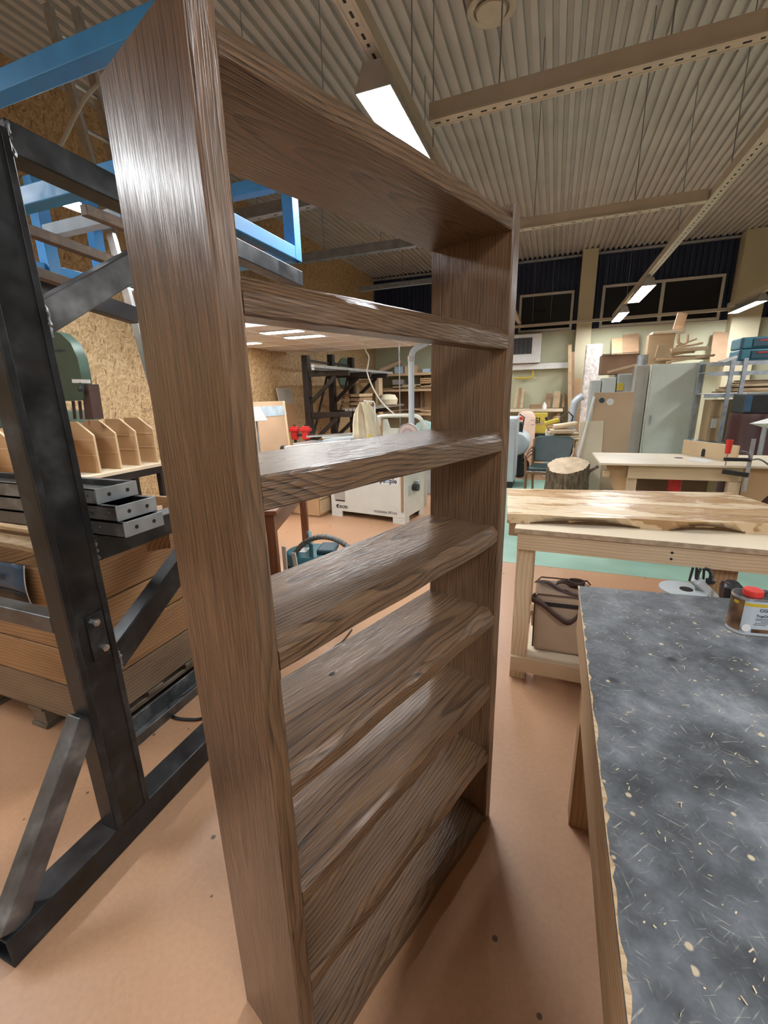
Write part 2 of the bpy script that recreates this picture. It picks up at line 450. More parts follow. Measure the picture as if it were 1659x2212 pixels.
T['galv'] = plain('galvanised_steel', (0.42, 0.45, 0.48), 0.38, 0.6, var=0.18, scale=14)
T['chrome'] = plain('bright_metal', (0.75, 0.75, 0.76), 0.2, 0.95, var=0.05)
T['sheet'] = plain('corrugated_ceiling_sheet', (0.50, 0.49, 0.465), 0.42, 0.05, var=0.08, scale=2)
T['rail'] = plain('cream_painted_rail', (0.56, 0.50, 0.40), 0.5, var=0.06)
T['dark'] = plain('dark_void', (0.012, 0.011, 0.010), 0.7, var=0.2)
T['wallcream'] = plain('pale_green_cream_plaster', (0.50, 0.49, 0.335), 0.7, var=0.05, scale=1.5, bmp=0.05)
T['wallwhite'] = plain('cream_plaster', (0.55, 0.50, 0.38), 0.7, var=0.05, scale=1.5)
T['column'] = plain('cream_pillar_paint', (0.56, 0.50, 0.34), 0.65, var=0.05, scale=1.5)
T['navy'] = plain('navy_cladding', (0.014, 0.024, 0.062), 0.45, 0.1, var=0.15, scale=3)
T['glass'] = clear_glass()
T['frame'] = plain('white_window_frame', (0.55, 0.53, 0.48), 0.5, var=0.05)
T['tile'] = plain('ceiling_tile', (0.66, 0.61, 0.57), 0.75, var=0.06, scale=3, bmp=0.05)
T['grid'] = plain('ceiling_grid', (0.90, 0.88, 0.85), 0.5, var=0.03)
T['lamp'] = emit_mat('tube_lamp_diffuser', (0.93, 0.97, 1.0), LAMP_POWER)
T['panel'] = emit_mat('led_panel_diffuser', (1.0, 0.97, 0.93), PANEL_POWER)
T['reflector'] = plain('lamp_reflector', (0.45, 0.44, 0.42), 0.4, 0.4)
T['white'] = plain('white_plastic', (0.72, 0.71, 0.68), 0.45, var=0.04)
T['machine'] = plain('machine_cream_paint', (0.64, 0.63, 0.56), 0.42, var=0.03)
T['machgrey'] = plain('machine_grey_paint', (0.42, 0.45, 0.46), 0.45, var=0.05)
T['duct'] = plain('pale_grey_duct', (0.52, 0.57, 0.61), 0.35, 0.2, var=0.04)
T['black'] = plain('black_plastic', (0.018, 0.018, 0.02), 0.45, var=0.2)
T['ink'] = plain('black_print', (0.02, 0.022, 0.035), 0.5, var=0.1)
T['greyink'] = plain('grey_print', (0.16, 0.16, 0.16), 0.5, var=0.1)
T['blueink'] = plain('blue_print', (0.12, 0.28, 0.62), 0.5, var=0.1)
T['red'] = plain('red_plastic', (0.62, 0.035, 0.025), 0.38, var=0.08)
T['redclamp'] = plain('red_cast_paint', (0.50, 0.02, 0.02), 0.4, var=0.2)
T['teal'] = plain('teal_plastic', (0.035, 0.155, 0.20), 0.42, var=0.1)
T['tealdark'] = plain('dark_teal_plastic', (0.015, 0.06, 0.085), 0.45, var=0.15)
T['hose'] = plain('grey_hose', (0.13, 0.13, 0.125), 0.5, var=0.1)
T['brownwood'] = wood('red_brown_table_wood', (0.20, 0.075, 0.032), (0.09, 0.03, 0.014), 'zx', freq=60, rough=0.35, pore=0.2, blotch=0.15)
T['fabric'] = plain('cream_cotton', (0.60, 0.52, 0.36), 0.85, var=0.08, scale=10, bmp=0.2)
T['bagbeige'] = plain('beige_canvas', (0.40, 0.285, 0.20), 0.7, var=0.06, scale=6)
T['strap'] = plain('dark_brown_strap', (0.062, 0.030, 0.024), 0.55, var=0.15)
T['leather'] = plain('green_leather', (0.016, 0.040, 0.036), 0.36, var=0.25, scale=5)
T['chairwood'] = wood('chair_wood', (0.26, 0.14, 0.07), (0.13, 0.065, 0.03), 'zx', freq=70, rough=0.4, pore=0.2)
T['bark'] = bark_mat()
T['stumptop'] = plain('sawn_wood_end', (0.62, 0.47, 0.31), 0.6, var=0.15, scale=9)
T['cardboard'] = plain('cardboard', (0.36, 0.24, 0.13), 0.7, var=0.1, scale=4)
T['cardbrown'] = plain('brown_cardboard', (0.20, 0.115, 0.065), 0.7, var=0.1, scale=4)
T['cabinet'] = plain('pale_cabinet_paint', (0.60, 0.62, 0.54), 0.5, var=0.03)
T['cabgrey'] = plain('grey_cabinet_paint', (0.44, 0.46, 0.43), 0.5, var=0.04)
T['cabside'] = plain('taupe_cabinet_side', (0.40, 0.37, 0.32), 0.5, var=0.04)
T['plastic_wrap'] = plain('cling_wrap', (0.58, 0.52, 0.48), 0.16, var=0.25, scale=18, bmp=0.7)
T['paperbag'] = plain('pinkish_sack', (0.66, 0.47, 0.36), 0.55, var=0.08, bmp=0.3)
T['yellow'] = plain('yellow_box', (0.55, 0.42, 0.05), 0.5, var=0.1)
T['maroon'] = plain('maroon_paint', (0.060, 0.014, 0.013), 0.35, var=0.15)
T['sawgreen'] = plain('machine_green', (0.045, 0.075, 0.055), 0.4, var=0.08)
T['sawgreen2'] = plain('pale_machine_green', (0.11, 0.16, 0.12), 0.45, var=0.08)
T['signblue'] = plain('sign_blue', (0.035, 0.085, 0.15), 0.4, var=0.1)
T['signdark'] = plain('sign_dark', (0.012, 0.011, 0.012), 0.4, var=0.2)
T['slab'] = slab_mat()
T['slabedge'] = wood('slab_edge', (0.60, 0.42, 0.24), (0.30, 0.17, 0.07), 'x', freq=50, rough=0.45, pore=0.2, blotch=0.3)
T['barkedge'] = plain('brown_live_edge', (0.16, 0.085, 0.035), 0.6, var=0.3, scale=20, bmp=0.4)
T['can'] = plain('tin_metal', (0.35, 0.33, 0.31), 0.3, 0.8, var=0.1)
T['canlabel'] = plain('tin_grey_label', (0.50, 0.55, 0.60), 0.4, var=0.03)
T['canphoto'] = plain('tin_brown_picture', (0.16, 0.085, 0.04), 0.35, var=0.75, scale=26)
T['canyellow'] = plain('tin_yellow_stripe', (0.62, 0.42, 0.02), 0.4, var=0.05)
T['offcut'] = wood('offcut_wood', (0.62, 0.45, 0.27), (0.38, 0.23, 0.11), 'x', freq=60, rough=0.55, pore=0.2, blotch=0.3)
T['offcut2'] = wood('darker_offcut_wood', (0.40, 0.24, 0.13), (0.19, 0.10, 0.05), 'x', freq=60, rough=0.55, pore=0.2, blotch=0.3)
T['cable'] = plain('white_cable', (0.60, 0.57, 0.50), 0.5, var=0.05)
T['greyplank_x'] = wood('weathered_plank_x', (0.24, 0.165, 0.10), (0.10, 0.062, 0.035), 'x', freq=60, rough=0.65, pore=0.2, blotch=0.35, tilt=0.03)
T['greyplank_y'] = wood('weathered_plank_y', (0.26, 0.18, 0.11), (0.11, 0.07, 0.04), 'y', freq=60, rough=0.65, pore=0.2, blotch=0.35, tilt=0.03)
T['crate_x'] = crate_wood('x'); T['crate_y'] = crate_wood('y')
T['pallet'] = plain('grey_pallet_wood', (0.15, 0.115, 0.08), 0.75, var=0.3, scale=9, bmp=0.3)
T['chip'] = plain('wood_shavings', (0.62, 0.52, 0.36), 0.6, var=0.2, scale=40)
T['lens'] = plain('grey_disc', (0.40, 0.37, 0.35), 0.4, 0.3, var=0.05)
T['pink'] = plain('pale_pink_disc', (0.62, 0.46, 0.42), 0.5, var=0.05)
T['greenbag'] = plain('pale_green_bag', (0.30, 0.42, 0.38), 0.6, var=0.2, bmp=0.3)
# ------------------------------------------------------------------ setting
XL, XR, YN, YF, HC = -4.75, 7.0, -5.0, 12.0, 4.5
struct('floor', MB().box((XL - .1, YN, -.1), (XR, YF + .2, 0)), T['floor'])
struct('floor_stripe', MB().box((-0.85, 3.93, 0.0), (XR, 8.0, 0.002)), T['green'])
prof = []
x = XL - .05
while x < XR:
    prof += [(x, HC), (x + .054, HC), (x + .059, HC + .042), (x + .105, HC + .042)]
    x += .11
struct('ceiling', MB().strip([[(a, YN, b) for a, b in prof], [(a, YF + .1, b) for a, b in prof]]).box((XL - .1, YN, HC + .06), (XR, YF + .2, HC + .12)), T['sheet'], recalc=False)
struct('wall_left', MB().box((XL - .1, YN, 0), (XL, YF + .2, HC + .1)), T['osb'])
struct('wall_right', MB().box((XR, YN, 0), (XR + .1, YF + .2, HC + .1)), T['wallwhite'])
struct('wall_rear', MB().box((XL, YN - .1, 0), (XR, YN, HC + .1)), T['wallwhite'])
struct('wall_back', MB().box((XL, YF, 0), (XR, YF + .2, 2.87)), T['wallcream'])
prof = []
x = XL
while x < XR:
    prof += [(x, YF + .01), (x + .06, YF + .01), (x + .07, YF + .035), (x + .10, YF + .035)]
    x += .11
struct('wall_cladding', MB().strip([[(a, b, 2.87) for a, b in prof], [(a, b, HC + .04) for a, b in prof]]).box((XL, YF + .06, 2.87), (XR, YF + .2, HC + .1)), T['navy'], recalc=False)
for i, (a, b) in enumerate(((.38, .70), (3.35, 3.85))):
    struct('wall_pillar', MB().box((a, YF - .28, 0), (b, YF + .05, HC)), T['column'], bevel=.006)
segs = [(XL, .38), (.70, 3.35), (3.85, XR)]
for i, (a, b) in enumerate(segs):
    struct('trim_%d' % (i + 1), MB().box((a, YF - .05, HC - .075), (b, YF + .02, HC - .03)), T['galv'])
struct('trim_4', MB().box((XL, YF - .03, 2.84), (XR, YF + .02, 2.875)), T['wallwhite'])

def window(n, x0, x1, z0, z1, mull):
    fr = thing('window_%d' % n, None, None, ((x0 + x1) / 2, YF - .02, z0)); fr['kind'] = 'structure'
    t = .055
    for a, b in (((x0, z0), (x1, z0 + t)), ((x0, z1 - t), (x1, z1)), ((x0, z0 + t), (x0 + t, z1 - t)), ((x1 - t, z0 + t), (x1, z1 - t))):
        mk('window_frame', MB().box((a[0], YF - .045, a[1]), (b[0], YF + .03, b[1])), T['frame'], fr, bevel=.004)
    xs = [x0 + t] + [m for m in mull] + [x1 - t]
    for m in mull:
        mk('mullion', MB().box((m - .035, YF - .04, z0 + t), (m + .035, YF + .03, z1 - t)), T['frame'], fr, bevel=.004)
    for a, b in zip(xs[:-1], xs[1:]):
        mk('pane', MB().box((a, YF - .012, z0 + t), (b, YF + .005, z1 - t)), T['glass'], fr)
    return fr
wa, wb = P(1119, 720, y=YF).x, P(1234, 716, y=YF).x
window(1, wa, wb, 2.885, P(1233, 628, y=YF).z, [])
wa, wb = P(1302, 622, y=YF).x, P(1569, 588, y=YF).x
window(2, wa, wb, 2.885, P(1500, 598, y=YF).z, [P(1427, 660, y=YF).x])
window(3, 4.15, 6.4, 2.885, 3.80, [5.3])

# suspended tile ceiling over the machine corner
SZ, sx0, sx1, sy0, sy1 = 2.30, XL, -1.98, 4.45, 7.55
sus = struct('ceiling_suspended', MB().box((sx0, sy0, SZ + .03), (sx1, sy1, SZ + .07)).box((sx1 - .02, sy0, SZ), (sx1 + .012, sy1, SZ + .07)).box((sx0, sy0 - .012, SZ), (sx1, sy0 + .02, SZ + .07)).box((sx0, sy1 - .02, SZ), (sx1 + .012, sy1 + .012, SZ + .07)), T['grid'])
xs = [sx0 + .05]; ys = [sy0 + .05]
while xs[-1] + .6 < sx1: xs.append(xs[-1] + .6)
xs.append(sx1 - .02)
while ys[-1] + .6 < sy1: ys.append(ys[-1] + .6)
ys.append(sy1 - .02)
for a in xs[1:-1]: mk('ceiling_grid_bar', MB().box((a - .015, sy0, SZ), (a + .015, sy1, SZ + .03)), T['grid'], sus)
for b in ys[1:-1]: mk('ceiling_grid_bar', MB().box((sx0, b - .015, SZ + .001), (sx1, b + .015, SZ + .03)), T['grid'], sus)
for i in range(len(xs) - 1):
    for j in range(len(ys) - 1):
        mk('ceiling_tile', MB().box((xs[i] + .013, ys[j] + .013, SZ + .008), (xs[i+1] - .013, ys[j+1] - .013, SZ + .028)), T['tile'], sus)
k = 0
for u, v in ((622, 716), (660, 727), (548, 741)):
    c = P(u, v, z=SZ) if v else Vector(((-2.6, 4.75, 0), (-3.8, 4.75, 0), (-2.3, 6.55, 0))[u])
    i = min(range(len(xs) - 1), key=lambda q: abs((xs[q] + xs[q+1]) / 2 - c.x))
    cx = (xs[i] + xs[i+1]) / 2
    lp = thing('panel_light', ['glowing ceiling panel light in the row nearer the blue steel frame', 'glowing ceiling panel light beside another one, nearer the black wall rack', 'glowing ceiling panel light standing alone near the chipboard wall', 'ceiling panel light at the tile ceiling rim hidden by the bookcase', 'ceiling panel light at the tile ceiling rim close to the chipboard wall', 'ceiling panel light above the cloth filter bag'][k], 'ceiling light', (cx, c.y, SZ - .006), 0)
    mk('light_frame', MB().box((cx - .28, c.y - .09, SZ - .004), (cx + .28, c.y + .09, SZ + .004)), T['white'], lp)
    mk('diffuser', MB().box((cx - .27, c.y - .08, SZ - .006), (cx + .27, c.y + .08, SZ - .004)), T['panel'], lp)
    k += 1

# ------------------------------------------------------------------ lighting rails, wires, lamps
RZ = 3.05
def rail(p, q, label, slots=None, w=.055, h=.095, group=None, mat='rail'):
    p, q = Vector(p), Vector(q); d = (q - p).normalized(); L = (q - p).length
    t = thing('lighting_rail', label, 'rail', p, math.atan2(d.y, d.x), group)
    mk('channel', MB().box((0, -w/2, 0), (L, w/2, h)), T[mat], t, local=True, bevel=.004)
    mk('channel_lip', MB().box((0, -w/2 - .012, 0), (L, -w/2, .012)).box((0, w/2, 0), (L, w/2 + .012, .012)), T[mat], t, local=True)
    if slots:
        s0, s1, step = slots
        first = None; s = s0; i = 0
        while s < s1:
            l = .034 if i % 2 == 0 else .018
            if first is None or i < 2:
                o = mk('slot', MB().box((s, -.006, -.0015), (s + l, .006, .002)), T['dark'], t, local=True)
                first = (first or []) + [o]
            else:
                share(first[i % 2], t, (s + l / 2, 0, -.0015), name='slot')
            s += step; i += 1
    return t
rail((-0.89, -4, RZ), (-0.89, 11.9, RZ), 'long cream perforated rail carrying the lamp above the brown bookcase', (5.2, 6.95, .062))
rail((1.14, -4, RZ), (1.14, 11.9, RZ), 'long cream perforated rail running to the big night window with two lamps', (8.0, 12.2, .075))
rail((3.22, 0, RZ), (3.22, 11.6, RZ), 'long cream rail ending at the pillar beside the teal boxes')
rail((-3.35, -4, RZ), (-3.35, 4.2, RZ), 'long cream rail with a lamp next to the chipboard wall')
rail((-0.79, 2.96, RZ), (1.10, 2.90, RZ), 'cream perforated cross rail starting beside the bookcase top', (.03, 1.85, .066))
rail((-0.55, 5.02, RZ), (1.10, 4.98, RZ), 'cream perforated cross rail joining the long rail above the bench area', (.05, 1.5, .09))
rail((-2.2, 8.95, RZ), (-2.2, 11.4, RZ), 'unseen short cream rail added for a lamp over the wall rack corner')  # unseen rail, added to carry the extra lamp by the wall rack
p, q = P(1115, 709, y=11.7), P(1607, 651, y=11.2)
rail((-1.2, 11.72, p.z), (3.3, 11.3, p.z + .03), 'thin cream cross rail passing in front of the night windows', w=.04, h=.06)
rail((-2.75, 3.65, RZ - .03), (-1.55, 3.60, RZ - .03), 'dim cross rail hanging behind the blue steel frame, nearest to it', (.1, 1.1, .16), mat='alu_dull_shaded')  # dull grey on this and the next dim rails stands in for shade
rail((-3.2, 5.05, RZ), (-0.94, 5.05, RZ), 'dim cross rail with dry straw lying on it', (.1, 2.0, .2), mat='alu_dull_shaded')
rail((-2.9, 6.75, RZ), (-0.94, 6.7, RZ), 'dim cross rail below the straw covered one, before the navy cladding', w=.04, h=.07, mat='alu_dull_shaded')

wires = [(-.89, 1.2), (-.88, 2.9), (-.86, 3.3), (-.3, 5.0), (.55, 5.0), (1.14, 3.2), (1.14, 4.6), (1.14, 6.2), (1.14, 9.9), (-.4, 2.95), (.4, 2.93), (-2.5, 3.65), (-1.8, 3.62), (-2.6, 5.05), (-1.9, 5.05), (-1.4, 5.05), (-1.5, 6.72), (-2.2, 6.72), (-.6, 11.7), (.9, 11.6), (-.2, 11.65), (-2.2, 9.1), (-2.2, 11.2)]  # the last pair hangs the added, unseen rail
wgrp = {}
for a, b in wires:
    k = ('the long rail of the bookcase lamp' if abs(a + .88) < .04 else 'the long rail to the big night window' if abs(a - 1.14) < .02 else
         'the slotted cross rail beside the bookcase top' if 2.9 < b < 2.97 else 'the cross rail joining the long window rail' if abs(b - 5.0) < .02 and a > -.5 else
         'the dim cross rail behind the blue frame' if b < 3.7 else 'the straw covered cross rail' if abs(b - 5.05) < .02 else
         'the thin rail before the navy cladding' if 6 < b < 7 else 'the added rail of the wall rack corner' if a == -2.2 else 'the cross rail before the night windows')
    wgrp.setdefault(k, []).append((a, b))
ORD = ['first', 'second', 'third', 'fourth', 'fifth']
wlab = {}
for k, v in wgrp.items():
    v.sort(key=lambda q: (q[0] + q[1]))
    for i, q in enumerate(v):
        wlab[q] = 'thin wire above ' + k + ', ' + ORD[i] + (' farthest from windows' if k.startswith('the long') else ' from chipboard wall')
for a, b in wires:
    mk('suspension_wire', MB().cyl((a, b, RZ + .05), (a, b, HC + .02), .004, n=5), T['alu_dull_shaded'], label=wlab[(a, b)], cat='wire', group='suspension wires of the lighting rails')

def lamp(x, y0, y1, label, z=2.908, wd=.085, group=None, par='y'):
    t = thing('strip_lamp', label, 'lamp', (x, (y0 + y1) / 2, z), 0, group)
    L = (y1 - y0) / 2
    b = MB()
    for sx in (-1, 1):
        b.poly([(sx*wd, -L, 0), (sx*(wd + .004), -L, 0), (sx*.044, -L, .1), (sx*.04, -L, .1)], (0, 2*L, 0))
    b.box((-.044, -L, .096), (.044, L, .104))
    mk('reflector', b, T['reflector'], t, local=True)
    for s in (-1, 1):
        mk('end_cap', MB().poly([(-wd - .003, s*L, -.003), (wd + .003, s*L, -.003), (.045, s*L, .105), (-.045, s*L, .105)], (0, s*.006, 0)), T['reflector'], t, local=True)
        mk('bracket', MB().box((-.02, s*(L - .12) - .02, .1), (.02, s*(L - .12) + .02, .135)), T['galv'], t, local=True)
    mk('diffuser', MB().box((-wd + .004, -L + .004, .004), (wd - .004, L - .004, .012)), T['lamp'], t, local=True)
    return t
lamp(-.89, 2.30, 3.62, 'bright strip lamp hanging close above the top of the brown bookcase')
lamp(1.14, 7.60, 8.95, 'bright strip lamp before the big night window, farther of two from the wall')
lamp(1.14, 10.0, 11.3, 'bright strip lamp right in front of the big night window')
lamp(3.22, 9.9, 11.25, 'bright strip lamp by the pillar above the teal tool boxes')
lamp(-3.35, 2.45, 3.75, 'bright strip lamp seen through the blue steel frame')
G = 'other strip lamps of the hall'
for (x, y) in ((1.14, -.4), (1.14, 3.4), (3.22, 1.2), (3.22, 5.5), (-3.35, 0.25), (-.89, 7.2), (-2.2, 9.6), (-3.35, -3.2), (1.14, -3.6)):  # the lamp by the wall rack is unseen, added to brighten the chipboard wall
    if (x, y) == (1.14, 3.4): continue
    lamp(x, y - .65, y + .65, 'unseen bright strip lamp on a cream rail in the rest of the hall', group=G)

# round ceiling vent
rng = random.Random(31)
st_ = thing('straw_wisps', 'dry straw wisps lying on a dim cross rail', 'straw', (-1.7, 5.05, RZ + .095))
for k in range(9):
    x = -2.1 + .1 * k + rng.uniform(-.05, .05)
    mk('straw', MB().tube(smooth_pts([(x, 5.04, RZ + .098), (x + .05, 5.03, RZ + .12 + rng.uniform(0, .03)), (x + .12, 5.05, RZ + .10 + rng.uniform(0, .08))], 4), .003, 4), T['chip'], st_)
c = P(1062, 5, z=HC)
t = thing('ceiling_vent', 'round cream disc vent on the corrugated ceiling', 'vent', (c.x, c.y, HC - .05))
mk('vent_ring', MB().lathe([(.10, .05), (.185, .05), (.19, .0), (.165, -.012), (.14, .0), (.135, .03)], (0, 0, 0), 32), T['rail'], t, local=True, smooth=True)
mk('vent_disc', MB().lathe([(.001, -.03), (.06, -.03), (.115, -.02), (.12, -.005), (.05, .01), (.04, .05), (.001, .05)], (0, 0, 0), 32), T['rail'], t, local=True, smooth=True)
# ------------------------------------------------------------------ the brown bookcase
A = R_(70.17)
ca, sa = math.cos(A), math.sin(A)
ox, oy = .3277, .5561
SHX, SHY = ca * ox - sa * oy, sa * ox + ca * oy
SL, SD, ST, SH = .885, .2504, .0396, 2.0
book = thing('bookcase', 'tall open bookcase of dark stained ash with live edge shelves', 'bookcase', (SHX, SHY, 0), A)

def side_panel(x0):
    b = MB(); N = 40; rng = random.Random(int(x0 * 100) + 3); rows = []
    wv = [0.0]
    for i in range(N): wv.append(.7 * wv[-1] + rng.uniform(-.0012, .0012))
    for i in range(N + 1):
        z = SH * i / N; e = wv[i]
        rows.append([(x0, SD, z), (x0, .004 + e, z), (x0 + .004, e, z), (x0 + ST - .004, e * .5, z), (x0 + ST, .004 + e * .5, z), (x0 + ST, SD, z), (x0, SD, z)])
    b.strip(rows)
    n = 7
    b.f.append([0, 1, 2, 3, 4, 5]); k = N * n; b.f.append([k + i for i in range(6)])
    return mk('side_panel', b, T['stain_z'], book, local=True)
side_panel(0.0)
side_panel(SL - ST)
Z = [(1.990, 1.9405), (1.7104, 1.6562), (1.4342, 1.379), (1.1515, 1.0978), (.876, .822), (.5958, .5463), (.328, .280), (.056, .0)]
EDGE = [(.022, .028, .5), (.020, .024, .5), (.006, .020, 0.), (.016, .018, .3), (.022, .030, .6), (.012, .012, .4), (.012, .010, .4), (.035, .03, .5)]
for i, (zt, zb) in enumerate(Z):
    rng = random.Random(40 + i); b = MB(); N = 36; rows = []; dp = .058 if i == 1 else SD - .002
    by, bz, var = EDGE[i]
    ph = [rng.uniform(0, 6.28) for _ in range(4)]
    for k in range(N + 1):
        x = ST + (SL - 2 * ST) * k / N
        m = .5 + .5 * math.sin(x * 5 + ph[0]) * .6 + .3 * math.sin(x * 13 + ph[1]) * .5 + .12 * math.sin(x * 37 + ph[2])
        m = 1 - var + var * max(0.05, min(1.2, m)) if i != 2 else .15 + 1.0 * k / N
        y1 = .003 + by * m; z1 = bz * m
        e = .002 * math.sin(x * 21 + ph[3]) + .002
        rows.append([(x, dp, zb), (x, dp, zt), (x, y1 + .004, zt), (x, y1, zt - .003), (x, e, zt - z1 - .002), (x, e, zb + .003), (x, e + .003, zb), (x, dp, zb)])
    b.strip(rows); n = 8
    b.f.append(list(range(7))); b.f.append([N * n + q for q in range(7)])
    mk('shelf_board', b, T['stain_x'], book, local=True)

bmw = Matrix.LocRotScale(book.location, book.rotation_euler, None)
def knot(mat, c, nrm, a, b, axis):
    # a flat dark knot set into the board surface
    c = Vector(c); X = Vector(axis).normalized(); Y = Vector(nrm).normalized().cross(X)
    mk('knot', MB().poly([c + X * (a * math.cos(t * .3927)) + Y * (b * math.sin(t * .3927)) for t in range(16)], Vector(nrm) * .0008), mat, book)
q = P(717, 1456, z=.8761); knot(T['dark'], q, (0, 0, 1), .009, .006, (ca, sa, 0))
nn_ = Vector((-ca, -sa, 0)); d_ = FW + RT * ((336 - 829.5) / F_PX) - UP * ((476 - 1106) / F_PX)
t_ = (Vector((SHX, SHY, 0)) - CAM).dot(nn_) / d_.dot(nn_)

# ------------------------------------------------------------------ black steel cantilever rack
BX0, BX1 = -1.39, -1.31
BXC = (BX0 + BX1) / 2
rk = thing('cantilever_rack', 'unfinished black steel rack with welded post, braces and floor beam', 'rack', (BXC, .81, 0))
mk('base_beam', MB().hollow((BXC - .01, .41, .051), (BXC - .01, 1.75, .051), .1, .1, .006), T['blacksteel'], rk, bevel=.004)
b = MB().box((BX0, .752, .101), (BX1, .88, 2.20))
mk('post', b, T['blacksteel'], rk, bevel=.006)
mk('post_flange', MB().box((BX1 - .002, .752, .101), (BX1 + .004, .772, 2.20)).box((BX1 - .002, .862, .101), (BX1 + .003, .882, 2.20)), T['blacksteel'], rk, bevel=.002)
mk('arm', MB().bar((BXC, .878, 2.187), (BXC, 2.28, 2.15), .08, .075), T['blacksteel'], rk, bevel=.004)
mk('arm', MB().bar((BXC, .878, 1.095), (BXC, 1.62, 1.095), .08, .08), T['blacksteel'], rk, bevel=.004)
mk('brace', MB().bar((BXC, .874, 1.762), (BXC, 1.44, 2.115), .06, .078), T['graysteel'], rk, bevel=.004)
mk('brace', MB().bar((BXC, .874, .69), (BXC, 1.46, 1.055), .06, .088), T['blacksteel'], rk, bevel=.004)
mk('foot_brace', MB().bar((BXC, .435, .10), (BXC, .758, .565), .06, .07), T['graysteel'], rk, bevel=.004)
mk('tie_beam', MB().bar((BX0 + .002, .775, .885), (-3.0, .775, .885), .05, .055), T['graysteel'], rk, bevel=.004)
bpl = mk('bolt_plate', MB().box((BX1 + .001, .80, .74), (BX1 + .006, .855, .90)), T['blacksteel'], rk, bevel=.002)
for y, z in ((.826, .872), (.838, .775)):
    mk('bolt', MB().cyl((BX1 + .004, y, z), (BX1 + .016, y, z), .012, n=6).cyl((BX1 + .015, y, z), (BX1 + .022, y, z), .006, n=8), T['chrome'], bpl)
rng = random.Random(3)
for (y, z0, z1) in ((.884, 1.72, 1.80), (.884, .655, .73), (.884, 2.145, 2.22), (.884, 1.13, 1.06)):
    pts = [(BX1 - .004 + rng.uniform(-.003, .003), y + rng.uniform(-.002, .003), z0 + (z1 - z0) * k / 12) for k in range(13)]
    mk('weld_bead', MB().tube(pts, .006, 6, rs=[.006 + rng.uniform(-.002, .003) for _ in pts]), T['graysteel'], rk, smooth=True)

# perforated steel trays lying on the middle arm
def tray(x0, x1, z, label, w=.15, h=.048, y0=.905, holes=True):
    t = thing('steel_tray', label, 'steel tray', ((x0 + x1) / 2, y0 + w / 2, z), 0)
    b = MB().box((x0, y0, z), (x1, y0 + .003, z + h)).box((x0, y0 + w - .003, z), (x1, y0 + w, z + h)).box((x0, y0, z), (x1, y0 + w, z + .003))
    b.box((x0, y0, z + h - .003), (x1, y0 + .018, z + h)).box((x0, y0 + w - .018, z + h - .003), (x1, y0 + w, z + h))
    mk('channel', b, T['graysteel'], t)
    e = mk('end_plate', MB().box((x1 - .003, y0 + .002, z), (x1 + .003, y0 + w - .001, z + h)), T['galv'], t, bevel=.0015)
    for yy in (.3, .74):
        mk('hole', MB().cyl((x1 + .0025, y0 + w * yy, z + h * .5), (x1 + .0036, y0 + w * yy, z + h * .5), .0065, n=12), T['dark'], e)
    for i in range(3):
        mk('rivet', MB().cyl((x1 - .03 - .075 * i, y0 - .0015, z + h * .55), (x1 - .03 - .075 * i, y0 + .001, z + h * .55), .004, n=8), T['chrome'], t)
    return t
tray(-2.7, -1.205, 1.136, 'grey steel tray with two-hole end plate, bottom of its stack on the black rack')
tray(-2.72, -1.225, 1.186, 'grey steel tray with two-hole end plate, middle of its stack on the black rack')
t3 = tray(-2.75, -1.30, 1.236, 'grey steel tray set back a little, topmost of its stack on the black rack')
mk('mesh_insert', MB().box((-2.7, .925, 1.262), (-1.32, 1.035, 1.266)), T['black'], t3)

# ------------------------------------------------------------------ blue steel frame lying on the rack arm
bf = thing('blue_steel_frame', 'sky blue welded steel cage with brown rails resting on the black rack arm', 'steel frame', (-1.7, 1.75, 2.225))
S = .062
xa, xb_, ya, yb = -1.34, -2.75, 1.27, 2.25
zl, zh = 2.262, 2.60
for (p, q) in (((-1.13, ya, zh), (xb_, ya, zh)), ((xa, yb, zh), (xb_, yb, zh)), ((xa, yb, zl), (xb_, yb, zl)), ((xa, ya, zl), (xb_, ya, zl))):
    mk('cross_tube', MB().bar(p, q, S, S), T['blue'], bf, bevel=.004)
for (p, q) in (((xa, ya + S/2, zl), (xa, yb - S/2, zl)), ((xb_, ya + S/2, zl), (xb_, yb - S/2, zl))):
    mk('long_tube', MB().bar(p, q, S, S), T['blue'], bf, bevel=.004)
for (px, py) in ((xa, yb), (xb_, yb), (xb_, ya)):
    mk('upright_tube', MB().hollow((px, py, zl - S/2), (px, py, zh - S/2 if py == ya else zh + .12), S, S, .005), T['blue'], bf, bevel=.003)
def pl(name, label, cat, p, q, w, t, mat, up=(0, 0, 1), group=None, bevel=.0015):
    return mk(name, MB().bar(p, q, w, t, up), mat, bevel=bevel, seg=1, label=label, cat=cat, group=group, center=True)

# ------------------------------------------------------------------ grey topped work table on the right
GT = .87
gt = thing('work_table', 'work table with scratched dark grey film top and used pine sides', 'table', (.8, .7, 0))
top = [(.125, -.4), (1.6, -.4), (1.6, 1.72), (.13, 1.575)]
mk('table_top', MB().poly([(x, y, GT - .006) for x, y in top], (0, 0, .006)), T['film'], gt, bevel=.0015, seg=1)
mk('top_core', MB().poly([(x + (.002 if x < 1 else -.002), y, GT - .026) for x, y in top], (0, 0, .0195)), T['plyedge'], gt)
mk('side_board', MB().box((.138, -.38, .70), (.160, 1.56, .8435)), T['oldpine_y'], gt, bevel=.002)
mk('side_board', MB().box((.162, -.38, .47), (.180, 1.38, .698)), T['oldpine_y'], gt, bevel=.002)
mk('end_board', MB().bar((.165, 1.555, .78), (1.58, 1.70, .78), .02, .12), T['oldpine_y'], gt, bevel=.002)
